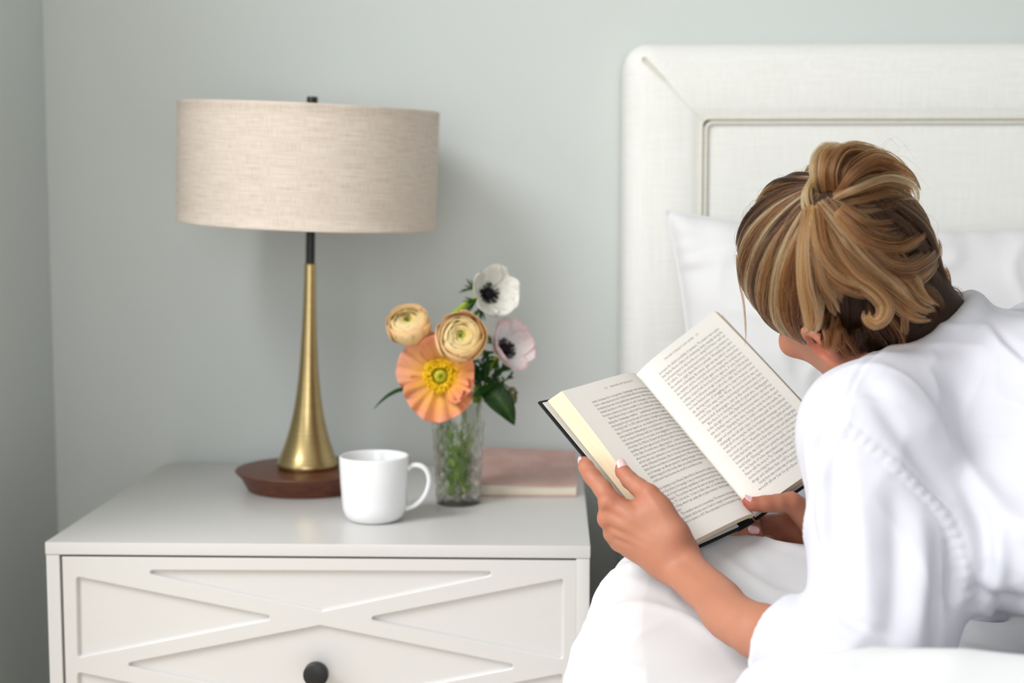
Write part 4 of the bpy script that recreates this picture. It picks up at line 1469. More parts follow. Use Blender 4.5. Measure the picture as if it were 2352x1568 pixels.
print_page(LEFT, 'L', 0.205, 0.945, 0.118, 0.905, (0.43, 0.80, 0.060))
print_page(RIGHT, 'R', 0.135, 0.90, 0.098, 0.925, (0.26, 0.70, 0.052))
# ================================================================== the reading woman
class Field:
    """signed-distance grid with smooth unions; meshed with surface nets"""
    def __init__(s, lo, hi, res):
        s.lo, s.res = np.array(lo, float), res
        s.n = np.ceil((np.array(hi) - s.lo) / res).astype(int) + 1
        s.a = np.full(tuple(s.n), 1.0, np.float32)

    def region(s, lo, hi):
        i0 = np.clip(np.floor((np.array(lo) - s.lo) / s.res).astype(int), 0, s.n)
        i1 = np.clip(np.ceil((np.array(hi) - s.lo) / s.res).astype(int) + 1, 0, s.n)
        sl = tuple(slice(a, b) for a, b in zip(i0, i1))
        ax = [s.lo[k] + s.res * np.arange(i0[k], i1[k]) for k in range(3)]
        if min(len(x) for x in ax) == 0: return sl, None
        return sl, np.stack(np.meshgrid(*ax, indexing='ij'), -1).astype(np.float32)

    def blend(s, sl, d, k):
        a = s.a[sl]
        if k <= 0: s.a[sl] = np.minimum(a, d); return
        h = np.maximum(k - np.abs(a - d), 0) / k
        s.a[sl] = np.minimum(a, d) - h * h * k * 0.25

    def cut(s, sl, d, k):
        """remove the shape d"""
        a = s.a[sl]; d = -d
        h = np.maximum(k - np.abs(a - d), 0) / max(k, 1e-9)
        s.a[sl] = np.maximum(a, d) + h * h * k * 0.25

    @staticmethod
    def cone_d(P, a, b, ra, rb):
        ba = b - a; l2 = float(ba @ ba); rr = ra - rb
        if l2 < 1e-10: return np.linalg.norm(P - a, axis=-1) - max(ra, rb)
        t = np.clip(((P - a) @ ba) / l2, 0, 1)
        return np.linalg.norm(P - a - t[..., None] * ba, axis=-1) - (ra + (rb - ra) * t)

    def cone(s, a, b, ra, rb, k=0.01, cut=False):
        a, b = np.asarray(a, np.float32), np.asarray(b, np.float32)
        m = max(ra, rb) + k + 3 * s.res
        sl, P = s.region(np.minimum(a, b) - m, np.maximum(a, b) + m)
        if P is None: return
        d = s.cone_d(P, a, b, ra, rb)
        (s.cut if cut else s.blend)(sl, d, k)

    def chain(s, pts, rads, k=0.008):
        for i in range(len(pts) - 1):
            s.cone(pts[i], pts[i + 1], rads[i], rads[i + 1], k)

    def ell(s, c, Rm, r, k=0.01, cut=False):
        """ellipsoid with axes the columns of Rm"""
        r = np.asarray(r, np.float32); m = r.max() + k + 3 * s.res
        c = np.asarray(c, np.float32)
        sl, P = s.region(c - m, c + m)
        if P is None: return
        q = (P - c) @ np.asarray(Rm, np.float32)
        k0 = np.linalg.norm(q / r, axis=-1); k1 = np.linalg.norm(q / (r * r), axis=-1)
        d = k0 * (k0 - 1) / np.maximum(k1, 1e-6)
        (s.cut if cut else s.blend)(sl, d, k)

    def mesh(s):
        D = s.a
        ins = D < 0
        nx, ny, nz = D.shape
        c = np.zeros((nx - 1, ny - 1, nz - 1), np.int8)
        for i in (0, 1):
            for j in (0, 1):
                for k in (0, 1):
                    c += ins[i:nx - 1 + i, j:ny - 1 + j, k:nz - 1 + k]
        act = (c > 0) & (c < 8)
        I = np.argwhere(act)
        idx = np.full(act.shape, -1, np.int32); idx[act] = np.arange(len(I))
        cor = [(i, j, k) for i in (0, 1) for j in (0, 1) for k in (0, 1)]
        val = np.stack([D[I[:, 0] + i, I[:, 1] + j, I[:, 2] + k] for i, j, k in cor], -1)
        acc = np.zeros((len(I), 3)); cnt = np.zeros(len(I))
        for p in range(8):
            for q in range(p + 1, 8):
                dp = np.array(cor[q]) - np.array(cor[p])
                if np.abs(dp).sum() != 1: continue
                va, vb = val[:, p], val[:, q]
                m = (va < 0) != (vb < 0)
                t = np.where(m, va / np.where(m, va - vb, 1), 0)
                acc += np.where(m[:, None], np.array(cor[p]) + t[:, None] * dp, 0); cnt += m
        V = (I + acc / cnt[:, None]) * s.res + s.lo
        F = []
        for ax in range(3):
            o1, o2 = [(1, 2), (2, 0), (0, 1)][ax]
            sl0 = [slice(None)] * 3; sl1 = [slice(None)] * 3
            sl0[ax] = slice(0, -1); sl1[ax] = slice(1, None)
            A, B = ins[tuple(sl0)], ins[tuple(sl1)]
            E = np.argwhere(A != B)
            ok = (E[:, o1] > 0) & (E[:, o2] > 0) & (E[:, o1] < D.shape[o1] - 1) & (E[:, o2] < D.shape[o2] - 1)
            E = E[ok]
            q = []
            for d1, d2 in ((-1, -1), (0, -1), (0, 0), (-1, 0)):
                e = E.copy(); e[:, o1] += d1; e[:, o2] += d2
                q.append(idx[e[:, 0], e[:, 1], e[:, 2]])
            q = np.stack(q, -1)
            fl = A[E[:, 0], E[:, 1], E[:, 2]]
            q = np.where(fl[:, None], q, q[:, ::-1])
            F.append(q)
        F = np.vstack(F)
        F = F[(F >= 0).all(1)]
        return V, F


def smooth_mesh(V, F, it=2, lam=0.5):
    E = np.vstack([F[:, [0, 1]], F[:, [1, 2]], F[:, [2, 3]], F[:, [3, 0]]])
    n = len(V)
    for _ in range(it):
        S = np.zeros_like(V); C_ = np.zeros(n)
        for k in range(3):
            S[:, k] = np.bincount(E[:, 0], V[E[:, 1], k], n) + np.bincount(E[:, 1], V[E[:, 0], k], n)
        C_ = np.bincount(E[:, 0], minlength=n) + np.bincount(E[:, 1], minlength=n)
        V = V + lam * (S / np.maximum(C_, 1)[:, None] - V)
    return V


def vert_normals(V, F):
    n = np.cross(V[F[:, 2]] - V[F[:, 0]], V[F[:, 3]] - V[F[:, 1]])
    N = np.zeros_like(V)
    for k in range(3):
        for c in range(4):
            N[:, k] += np.bincount(F[:, c], n[:, k], len(V))
    return N / (np.linalg.norm(N, axis=1)[:, None] + 1e-12)


# ------------------------------------------------------------------ head frame
HF = nrm([-0.53, 0.76, -0.36])
HL = np.array([-0.55, -0.60, -0.58]); HL = nrm(HL - HF * (HL @ HF))
HU = np.cross(HF, HL)
_a = math.radians(12)
HF, HL = HF * math.cos(_a) - HL * math.sin(_a), HL * math.cos(_a) + HF * math.sin(_a)
HR = np.stack([HF, HL, HU], 1)                  # columns: forward, left, up
HC = pix(1916, 612, 1.360)
hd = lambda f, l, u: HC + HR @ np.array([f, l, u])

ELB = pix(1965, 1535, 1.130)
SHL = pix(2005, 990, 1.235)
SHR = np.array([0.515, 1.49, 0.945])
NECK = np.array([0.385, 1.355, 0.905])
CH0, CH1, CH2, CH3 = NECK, np.array([0.47, 1.265, 0.885]), np.array([0.64, 1.10, 0.862]), np.array([0.80, 0.95, 0.82])
ELR = pix(2170, 1400, 1.43)

B = Field((0.010, 0.88, 0.62), (0.74, 1.66, 1.16), 0.0021)
# head: skull, face, jaw, features
B.ell(hd(-0.008, 0, 0.004), HR, (0.087, 0.069, 0.076), 0.01)
B.ell(hd(0.030, 0, -0.045), HR, (0.060, 0.062, 0.072), 0.025)
B.cone(hd(0.048, 0.0, -0.075), hd(0.072, 0.0, -0.112), 0.044, 0.022, 0.025)
for sgn in (1, -1):
    B.cone(hd(-0.004, 0.058 * sgn, -0.062), hd(0.060, 0.024 * sgn, -0.110), 0.018, 0.017, 0.022)
    B.ell(hd(0.076, 0.034 * sgn, -0.045), HR, (0.020, 0.022, 0.017), 0.015)           # cheek bone
    B.ell(hd(0.093, 0.031 * sgn, -0.020), HR, (0.014, 0.017, 0.010), 0.008, cut=True)  # eye socket
    B.ell(hd(0.079, 0.031 * sgn, -0.021), HR, (0.012, 0.013, 0.0115), 0.002)           # eyeball under its lid
    B.cone(hd(0.0845, 0.014 * sgn, -0.003), hd(0.071, 0.046 * sgn, -0.003), 0.0055, 0.0045, 0.016)   # brow
    B.ell(hd(0.098, 0.010 * sgn, -0.060), HR, (0.009, 0.007, 0.006), 0.006)            # nostril wing
B.cone(hd(0.090, 0, -0.012), hd(0.106, 0, -0.055), 0.007, 0.009, 0.008)                # nose
B.cone(hd(0.091, 0.016, -0.083), hd(0.091, -0.016, -0.083), 0.0055, 0.0055, 0.006)     # lips
B.cone(hd(0.089, 0.013, -0.091), hd(0.089, -0.013, -0.091), 0.0058, 0.0058, 0.006)
# ears: rim, lobe, hollow
for sgn in (1, -1):
    ec = hd(-0.012, 0.067 * sgn, -0.040)
    er = np.stack([HF * 0.94 + HL * 0.34 * sgn * -1, HL * sgn * 0.94 + HF * 0.34, HU], 1)
    er[:, 0] = nrm(er[:, 0]); er[:, 1] = nrm(np.cross(er[:, 2], er[:, 0]))
    e = lambda f, l, u: ec + er @ np.array([f, l * 1.0, u])
    sg = 1 if (er[:, 1] @ HL) * sgn > 0 else -1
    B.ell(e(-0.002, 0.004 * sg, 0), er, (0.0145, 0.006, 0.026), 0.008)
    ring = [e(0.012 * math.cos(a) - 0.004, 0.009 * sg + 0.002 * sg * math.cos(a), 0.0235 * math.sin(a) + 0.002) for a in np.linspace(-1.9, 3.5, 15) + 0.3][1:]
    B.chain(ring, [0.0036] * len(ring), 0.004)
    B.ell(e(0.004, 0.009 * sg, -0.026), er, (0.0075, 0.0045, 0.009), 0.006)
    B.ell(e(0.001, 0.012 * sg, 0.003), er, (0.007, 0.0045, 0.012), 0.004, cut=True)
# neck
B.cone(hd(-0.022, 0, -0.055), NECK + np.array([-0.01, 0.0, 0.01]), 0.050, 0.056, 0.03)
# torso and right arm (under the shirt)
B.cone(CH0, CH1, 0.068, 0.095, 0.03); B.cone(CH1, CH2, 0.095, 0.095, 0.03); B.cone(CH2, CH3, 0.095, 0.1, 0.03)
B.cone(SHL, CH0, 0.044, 0.062, 0.03); B.cone(SHR, CH0, 0.044, 0.062, 0.03)
B.cone(SHL, ELB, 0.042, 0.034, 0.02)
B.cone(SHR, ELR, 0.042, 0.034, 0.02)

# left forearm
pxr = lambda r, d: r * d / FPX
fa = [(1512, 1240, 1.341, 44), (1546, 1279, 1.335, 51), (1592, 1326, 1.300, 50), (1646, 1374, 1.262, 54), (1705, 1431, 1.215, 61)]
fpts = [pix(u, v, d) for u, v, d, r in fa] + [ELB]
FW, FD = fpts[1], fpts[4]
frad = [pxr(r, d) for u, v, d, r in fa] + [0.033]
# two bones side by side flatten the wrist
wdir = nrm(pix(1593, 1254, 1.33) - pix(1495, 1298, 1.34))
for sgn in (1, -1):
    off = [0.004, 0.0075, 0.006, 0.0045, 0.003, 0.0]
    P_ = smooth_path(fpts, 26)
    k_ = np.linspace(0, len(fpts) - 1, 26)
    o_ = np.interp(k_, range(len(fpts)), off); r_ = np.interp(k_, range(len(fpts)), frad)
    B.chain([p + wdir * o * sgn for p, o in zip(P_, o_)], list(r_ - o_), 0.003 if sgn > 0 else 0.0045)

# left hand
I1 = pix(1403, 1153, 1.350); M1 = pix(1400, 1192, 1.354); R1 = pix(1412, 1226, 1.361); P1 = pix(1426, 1247, 1.367)
wI, wM, wR, wP = pix(1537, 1243, 1.329), pix(1533, 1260, 1.333), pix(1527, 1276, 1.338), pix(1519, 1286, 1.344)
B.cone(wI, I1, 0.0146, 0.0104, 0.016)
B.cone(wM, M1, 0.0146, 0.0100, 0.016)
B.cone(wR, R1, 0.0135, 0.0090, 0.012)
B.cone(wP, P1, 0.0115, 0.0083, 0.012)
B.cone(FW, (wM + wR) / 2, 0.0185, 0.0175, 0.022)
B.ell((I1 + M1 + R1 + wI + wM + wR) / 6 + np.array([0.002, 0.006, -0.001]), np.eye(3), (0.026, 0.013, 0.024), 0.012)
T0, T1, T2, T3, T4 = pix(1546, 1222, 1.326), pix(1490, 1135, 1.343), pix(1467, 1119, 1.353), pix(1446, 1102, 1.362), pix(1430, 1082, 1.3715)
T5 = pix(1426, 1073, 1.374)
B.cone(T0, T1, 0.0150, 0.0100, 0.010)
B.cone((T0 * 0.4 + T1 * 0.6), (wI * 0.4 + I1 * 0.6), 0.0095, 0.0095, 0.014)           # web of the thumb
LHK = 0.0035
B.chain([T1, T2, T3, T4, T5], [0.0098, 0.0087, 0.0083, 0.0072, 0.0056], LHK)
ix = [I1, pix(1384, 1122, 1.361), pix(1360, 1094, 1.374), pix(1346, 1072, 1.386), pix(1342, 1060, 1.396)]
B.chain(ix, [0.0099, 0.0088, 0.0084, 0.0076, 0.0058], LHK)
mi = [M1, pix(1398, 1178, 1.385), pix(1404, 1167, 1.410), pix(1426, 1152, 1.434), pix(1446, 1140, 1.447)]
B.chain(mi, [0.0100, 0.0085, 0.0082, 0.0074, 0.0062], LHK)
ri_ = [R1, pix(1416, 1212, 1.388), pix(1430, 1203, 1.410), pix(1456, 1189, 1.424), pix(1476, 1180, 1.435)]
B.chain(ri_, [0.0090, 0.0080, 0.0077, 0.0070, 0.0060], LHK)
pi_ = [P1, pix(1436, 1238, 1.388), pix(1452, 1232, 1.404), pix(1478, 1221, 1.416), pix(1496, 1213, 1.424)]
B.chain(pi_, [0.0083, 0.0072, 0.0069, 0.0062, 0.0054], LHK)
# knuckle bumps and tendons
for p, r_ in ((I1, 0.0068), (M1, 0.0066), (R1, 0.0058), (P1, 0.0050)):
    B.ell(p + np.array([-0.0045, -0.0035, 0.001]), np.eye(3), (r_, r_, r_), 0.006)

# right hand: thumb along the gutter, fingers curled under the spine
WR = pix(1945, 1265, 1.490)
t0, t1, t2, t3, t4, t5 = pix(1893, 1215, 1.478), pix(1817, 1154, 1.458), pix(1788, 1155, 1.452), pix(1758, 1157, 1.448), pix(1728, 1157, 1.4465), pix(1713, 1150, 1.4465)
B.cone(t0, t1, 0.0190, 0.0112, 0.012)
B.chain([t1, t2, t3, t4, t5], [0.0108, 0.0092, 0.0086, 0.0070, 0.0042], LHK)
B.cone(WR, t0, 0.0215, 0.0200, 0.015)
mc_ = [pix(1812, 1196, 1.512), pix(1808, 1212, 1.512), pix(1812, 1224, 1.508), pix(1822, 1232, 1.502)]
for p, r_ in zip(mc_, (0.0105, 0.0105, 0.0098, 0.009)):
    B.cone(pix(1915, 1245, 1.497), p, 0.0165, r_, 0.014)
rf1 = [mc_[1], pix(1742, 1222, 1.517), pix(1694, 1216, 1.500), pix(1704, 1213, 1.482), pix(1738, 1216, 1.474)]
B.chain(rf1, [0.0096, 0.0085, 0.0082, 0.0078, 0.0056], LHK)
rf0 = [mc_[0], pix(1750, 1200, 1.527), pix(1705, 1196, 1.520), pix(1712, 1198, 1.500), pix(1734, 1202, 1.490)]
B.chain(rf0, [0.0096, 0.0085, 0.0082, 0.0076, 0.0060], LHK)
rf2 = [mc_[2], pix(1740, 1232, 1.513), pix(1682, 1229, 1.497), pix(1696, 1229, 1.480), pix(1744, 1231, 1.474)]
B.chain(rf2, [0.0088, 0.0080, 0.0074, 0.0068, 0.0052], LHK)
rf3 = [mc_[3], pix(1762, 1240, 1.505), pix(1722, 1239, 1.497), pix(1736, 1240, 1.484), pix(1768, 1239, 1.480)]
B.chain(rf3, [0.008, 0.0070, 0.0066, 0.006, 0.005], LHK)
B.cone(WR, pix(2040, 1330, 1.47), 0.0225, 0.028, 0.012)
B.cone(pix(2040, 1330, 1.47), ELR, 0.028, 0.034, 0.012)

V, F = B.mesh()
V = smooth_mesh(V, F, 2, 0.5)
# creases over the joints of the thumbs and the index finger (fine relief in the skin)
N = vert_normals(V, F)


def ringcrease(V, c, axis, offs, depth, wid, reach):
    s = (V - c) @ nrm(axis)
    near = np.linalg.norm(V - c, axis=1) < reach
    d = np.zeros(len(V))
    for o in offs: d += np.exp(-((s - o) / wid) ** 2)
    return np.where(near, d * depth, 0)


dz = ringcrease(V, T3, T4 - T2, (-0.003, 0.0, 0.0028), 0.00045, 0.0009, 0.012)
dz += ringcrease(V, ix[2], ix[3] - ix[1], (-0.002, 0.0015), 0.0004, 0.0009, 0.0115)
dz += ringcrease(V, t3, t4 - t2, (-0.002, 0.001), 0.0004, 0.0009, 0.0115)
V = V - N * dz[:, None]
# tendons over the back of the left hand, hollows between the knuckles
PXB = CAM * 0
qb = V - CAM; zb = qb @ F_
PXB = np.stack([1176 + FPX * (qb @ R_) / zb, 784 - FPX * (qb @ U_) / zb], -1)
onhand = (V[:, 1] < 1.40) & (V[:, 0] < 0.13) & (V[:, 0] > 0.02) & ((N @ nrm([-0.3, -1, 0.25])) > 0.1)
hb = np.zeros(len(V))
for a_, b_, hh, ww in (((1405, 1154), (1520, 1240), .00055, 7), ((1403, 1193), (1518, 1258), .0006, 7), ((1414, 1226), (1510, 1272), .0005, 6),
                       ((1392, 1172), (1440, 1200), -.0016, 7), ((1398, 1210), (1446, 1232), -.0015, 6), ((1412, 1238), (1455, 1255), -.0012, 5),
                       ((1436, 1140), (1475, 1172), -.0010, 9), ((1492, 1140), (1535, 1200), .0007, 9), ((1470, 1180), (1500, 1250), .0003, 5)):
    a_, b_ = np.array(a_, float), np.array(b_, float)
    u_ = b_ - a_; L_ = np.linalg.norm(u_); u_ /= L_
    t_ = (PXB - a_) @ u_
    d_ = np.linalg.norm(PXB - a_ - np.clip(t_, 0, L_)[:, None] * u_, axis=1)
    hb += hh * np.exp(-(d_ / ww) ** 2) * np.exp(-np.clip((t_ / L_ - 0.55) / 0.3, 0, None) ** 2)
V = V + N * (hb * onhand)[:, None]

msk_ = Mat('skin', (0.7, 0.42, 0.3), 0.50, spec=0.35)
vc_ = msk_.vcol()
mott = msk_.noise(msk_.coord('Object'), 60, 4)
msk_.base(msk_.mix(msk_.add(mott, 0.14, 'MULTIPLY'), vc_, (0.50, 0.20, 0.13)))
msk_.b.inputs['Subsurface Weight'].default_value = 0.10
msk_.b.inputs['Subsurface Radius'].default_value = (0.012, 0.004, 0.002)
msk_.b.inputs['Subsurface Scale'].default_value = 0.25
vo_ = msk_.n('ShaderNodeTexVoronoi', Scale=900.0); vo_.feature = 'DISTANCE_TO_EDGE'
msk_.l(msk_.coord('Object'), vo_.inputs['Vector'])
msk_.bump(msk_.add(vo_.outputs['Distance'], msk_.noise(msk_.coord('Object'), 260, 4)), 0.22, 0.0004)
skin = np.tile(np.array(srgb(180, 122, 96)), (len(V), 1))
red = np.array(srgb(180, 88, 70))
wt_ = np.zeros(len(V))
for p, s_, a_ in [(I1, .011, .8), (M1, .010, .8), (R1, .009, .7), (P1, .009, .6), (T1, .011, .6), (T3, .010, .35), (T5, .012, .5), (ix[2], .009, .6), (ix[4], .012, .7), (t5, .014, .9), (t3, .010, .5), (t4, .010, .8), (t1, .014, .5),
                   (rf1[4], .014, .7), (rf2[4], .014, .7), (rf2[2], .014, .6), (hd(-0.012, 0.078, -0.036), 0.020, 0.75), (hd(0.08, 0.035, -0.05), 0.03, 0.35), (mc_[1], .03, .5), (pix(1545, 1277, 1.33), 0.018, 0.3)]:
    wt_ = np.maximum(wt_, a_ * np.exp(-(np.linalg.norm(V - p, axis=1) / s_) ** 2))
skin = skin * (1 - wt_[:, None]) + red * wt_[:, None]
lipw = np.exp(-(np.linalg.norm((V - hd(0.092, 0, -0.087)) @ HR / np.array([0.012, 0.022, 0.010]), axis=1)) ** 4)[:, None]
skin = skin * (1 - lipw) + np.array(srgb(188, 100, 96)) * lipw
qh = (V - HC) @ HR
for sgn in (1, -1):
    by = np.clip((sgn * qh[:, 1] - 0.012) / 0.036, 0, 1)
    m_ = (qh[:, 0] > 0.05) & (sgn * qh[:, 1] > 0.011) & (sgn * qh[:, 1] < 0.050)
    for zc_, hw_, cl_, st_ in ((0.000 + 0.005 * np.sin(np.pi * by), 0.0034, (96, 66, 44), 0.75), (-0.0275 - 0.001 * np.sin(np.pi * by), 0.0016, (46, 32, 26), 0.9)):
        w_ = (st_ * np.exp(-((qh[:, 2] - zc_) / hw_) ** 4) * m_)[:, None]
        skin = skin * (1 - w_) + np.array(srgb(*cl_)) * w_
woman = thing('person', 'woman in white shirt with blond bun lying on bed reading', 'person', (0.42, 1.25, 0.69))
obj('body', V, F, msk_.m, woman, True, col=skin, label='tanned skin of head, arms and hands')

# ------------------------------------------------------------------ nails
mn = Mat('nail_polish', srgb(238, 196, 200), 0.16, spec=0.6)
mn.b.inputs['Coat Weight'].default_value = 0.6


def nail(root, tip, up, wid, lng, r_, back=0.0):
    """a curved plate on the back of a finger end: root -> tip direction, up = outward"""
    x = nrm(tip - root); z = nrm(up - x * (up @ x)); y = np.cross(z, x)
    n, m = 13, 15
    s, t = np.meshgrid(np.linspace(-1, 1, n), np.linspace(-1, 1, m), indexing='ij')
    # almond outline
    w_ = wid * np.sqrt(np.clip(1 - np.abs(t) ** 3.2 * 0.94, 0, 1)) * (1 - 0.16 * t)
    a = s * w_ / r_
    c = (root + tip) / 2
    P = c + x * (t * lng)[..., None] + y * (r_ * np.sin(a))[..., None] + z * (r_ * np.cos(a) + 0.0004 - 0.10 * lng * (t * 0.7) ** 2 * 2)[..., None]
    o = obj('fingernail', P.reshape(-1, 3), grid_faces(n, m), mn.m, woman, True, label='glossy pale pink fingernail')
    md = o.modifiers.new('thickness', 'SOLIDIFY'); md.thickness = 0.0008; md.offset = 0
    return o


cam_dir = lambda p: nrm(CAM - p)
upT = nrm(cam_dir(T4) * 0.75 + nL * 0.5 + np.array([-0.05, 0, 0.35]))
nail(T4 + (T5 - T4) * -0.25, T5 + (T5 - T4) * 0.85, upT, 0.0056, 0.0072, 0.0066)
nail(ix[4] + (ix[3] - ix[4]) * 0.45, ix[4] + (ix[4] - ix[3]) * 0.30, np.array([-0.85, 0.1, 0.3]), 0.0045, 0.0055, 0.0058)
nail(t4 + (t5 - t4) * -0.15, t5 + (t5 - t4) * 0.10, np.array([0.05, -0.45, 0.9]), 0.0050, 0.0078, 0.0057)
nail(rf1[4] + (rf1[3] - rf1[4]) * 0.35, rf1[4] + (rf1[4] - rf1[3]) * 0.22, np.array([0.1, -0.95, 0.1]), 0.0046, 0.0066, 0.0062)
nail(rf2[4] + (rf2[3] - rf2[4]) * 0.35, rf2[4] + (rf2[4] - rf2[3]) * 0.15, np.array([0.1, -0.8, -0.5]), 0.0040, 0.0060, 0.0056)

# ------------------------------------------------------------------ shirt
Sf = Field((0.10, 0.80, 0.64), (0.92, 1.62, 1.08), 0.0030)
SHs = pix(1995, 990, 1.228)
Sf.cone(SHs, pix(2018, 1440, 1.155), 0.0560, 0.0585, 0.02)                # upper sleeve
Sf.cone(pix(2018, 1440, 1.155), pix(1990, 1545, 1.130), 0.0585, 0.052, 0.02)
Sf.cone(SHs, CH0 + np.array([0, 0, 0.006]), 0.0560, 0.088, 0.03)
Sf.cone(SHR, CH0 + np.array([0, 0, 0.006]), 0.056, 0.088, 0.03)
Sf.cone(CH0 + np.array([0, 0, 0.008]), CH1, 0.090, 0.116, 0.03)
Sf.cone(CH1, CH2, 0.116, 0.122, 0.03)
Sf.cone(CH2, CH3, 0.122, 0.125, 0.03)
Sf.cone(np.array([0.350, 1.205, 0.818]), np.array([0.56, 1.03, 0.812]), 0.052, 0.056, 0.06)      # cloth hanging at the side
Sf.cone(SHR, ELR, 0.056, 0.052, 0.02)
Sf.cone(ELR, pix(2050, 1335, 1.465), 0.050, 0.042, 0.015)
# collar stand round the neck
nb_ax = nrm(hd(-0.022, 0, -0.06) - NECK)
cr = frame_from(nb_ax)
cc = NECK + nb_ax * 0.082
ringp = [cc + cr @ np.array([0.066 * math.cos(a), 0.066 * math.sin(a), 0.006 * math.cos(a)]) for a in np.linspace(0, 2 * np.pi, 25)]
Sf.chain(ringp, [0.0075] * 25, 0.016)
# neck opening
Sf.cone(cc - nb_ax * 0.02, cc + nb_ax * 0.10, 0.056, 0.060, 0.006, cut=True)
# rolled cuff: a sleeve round the elbow, cut square across the forearm and hollow
fdir = nrm(FD - ELB)
cufc = pix(1768, 1462, 1.175)
cone_lo, cone_hi = cufc - 0.03 * 0 * fdir, ELB
sl, P = Sf.region(np.minimum(cufc, ELB) - 0.09, np.maximum(cufc, ELB) + 0.09)
tt_ = ((P - cufc) @ fdir)
axis_pt = np.asarray(FD, np.float32); axd = np.asarray(nrm(ELB - FD), np.float32)
q_ = P - axis_pt; along = q_ @ axd
radd = np.linalg.norm(q_ - along[..., None] * axd, axis=-1)
cuff = np.maximum(np.maximum(radd - (0.0400 + 0.10 * np.clip(along - 0.03, 0, 0.1)), tt_), along - 0.14)
Sf.blend(sl, cuff.astype(np.float32), 0.006)
roll = np.abs(np.sqrt((radd - 0.0375) ** 2 + (tt_ + 0.004) ** 2)) - 0.0048
Sf.blend(sl, roll.astype(np.float32), 0.004)
hol = np.maximum(radd - 0.0335, -(tt_ + 0.035))
Sf.cut(sl, hol.astype(np.float32), 0.003)

V, F = Sf.mesh()
V = smooth_mesh(V, F, 4, 0.5)
N = vert_normals(V, F)
q = V - CAM; zc = q @ F_
PX = np.stack([1176 + FPX * (q @ R_) / zc, 784 - FPX * (q @ U_) / zc], -1)
facing = np.clip(-(N * nrm(np.array([0.35, 1.2, -0.2]))).sum(1) * 3 + 0.35, 0, 1) * (V[:, 1] < 1.47)


def polydist(P, path, signed=False):
    """distance of 2-D points to a polyline, the position along it 0..1, its length so far, and the side"""
    path = smooth_path(np.array([(a, b, 0) for a, b in path], float), 24)[:, :2]
    best = np.full(len(P), 1e9); pos = np.zeros(len(P)); ln = np.zeros(len(P)); sd = np.zeros(len(P))
    L = 0; seg = np.diff(path, axis=0); tot = np.linalg.norm(seg, axis=1).sum()
    for i in range(len(seg)):
        l = np.linalg.norm(seg[i]); u = seg[i] / l
        w_ = P - path[i]; t = np.clip(w_ @ u, 0, l)
        r = w_ - t[:, None] * u; d = np.linalg.norm(r, axis=1)
        m = d < best
        best = np.where(m, d, best); pos = np.where(m, (L + t) / tot, pos); ln = np.where(m, L + t, ln)
        sd = np.where(m, np.sign(u[0] * r[:, 1] - u[1] * r[:, 0]), sd)
        L += l
    return best, pos, ln, sd


disp = np.zeros(len(V))
folds = [  # path in the picture's measure, height (m), half width (px)
    ([(2030, 850), (2110, 940), (2200, 1060), (2300, 1170), (2420, 1260)], 0.0065, 34),
    ([(1990, 880), (2060, 980), (2130, 1080), (2190, 1160)], -0.0050, 26),
    ([(2190, 1080), (2250, 1180), (2262, 1290), (2240, 1390)], -0.0060, 24),
    ([(2290, 1200), (2300, 1300), (2270, 1400)], 0.0055, 26),
    ([(2225, 1395), (2290, 1420), (2400, 1470)], 0.0050, 18),
    ([(2215, 1350), (2290, 1372), (2400, 1395)], -0.0060, 16),
    ([(2180, 1230), (2190, 1310), (2186, 1400)], -0.0095, 17),
    ([(1885, 1000), (1868, 1040), (1880, 1110)], -0.0055, 12),
    ([(1905, 975), (1890, 1010), (1896, 1100), (1890, 1250)], 0.0045, 14),
    ([(1920, 1080), (1915, 1250), (1900, 1420)], -0.0030, 24),
    ([(1965, 1070), (1985, 1250), (1995, 1480)], 0.0040, 30),
    ([(2050, 1110), (2062, 1280), (2045, 1500)], -0.0050, 30),
    ([(2110, 1170), (2118, 1320), (2105, 1500)], 0.0045, 24),
    ([(2155, 1230), (2150, 1350), (2150, 1500)], -0.0050, 16),
    ([(1900, 1380), (1960, 1430), (2050, 1460)], -0.0035, 16),
    ([(1790, 1440), (1860, 1425), (1930, 1450)], -0.0030, 14),
    ([(2170, 740), (2240, 830), (2352, 900)], -0.0030, 40),
    ([(2275, 745), (2310, 780), (2352, 815), (2420, 860)], -0.0040, 12),
    ([(2262, 752), (2300, 792), (2345, 832)], 0.0030, 12),
]
for path, h, wd in folds:
    d, pos, ln, sd = polydist(PX, path)
    disp += 1.15 * h * np.exp(-(d / wd) ** 2 * 1.2) * np.sin(np.pi * np.clip(pos, 0.02, 0.98)) ** 0.5
# armhole seam: a raised felled strip with puckers; yoke seam: a fine groove
arm = [(1868, 968), (1900, 962), (1945, 985), (1995, 1020), (2090, 1102), (2165, 1178), (2195, 1240), (2215, 1310), (2240, 1380)]
d, pos, ln, sd = polydist(PX, arm)
strip = 1 / (1 + np.exp((d - 13) / 2.0))
disp += strip * (0.0010 + 0.0011 * np.sin(2 * np.pi * ln / 25)) - 0.0016 * np.exp(-((d - 16) / 3) ** 2)
yoke = [(2120, 752), (2060, 780), (1995, 828), (1958, 880), (1944, 940), (1942, 985)]
d, pos, ln, sd = polydist(PX, yoke)
disp += -0.0016 * np.exp(-(d / 3.0) ** 2) + 0.0008 * np.exp(-((d - 9) / 5) ** 2)
wr_ = vnoise(V, 0.11, 31) * 0.0016 + 0.0030 * ((1 - np.abs(np.clip(vnoise(V + 0.03 * vnoise(V, 0.15, 35)[:, None], 0.12, 33), -1, 1))) ** 4 - 0.2) + vnoise(V, 0.05, 32) * 0.0006
V = V + N * ((disp * facing) + wr_)[:, None]
V = smooth_mesh(V, F, 1, 0.4)
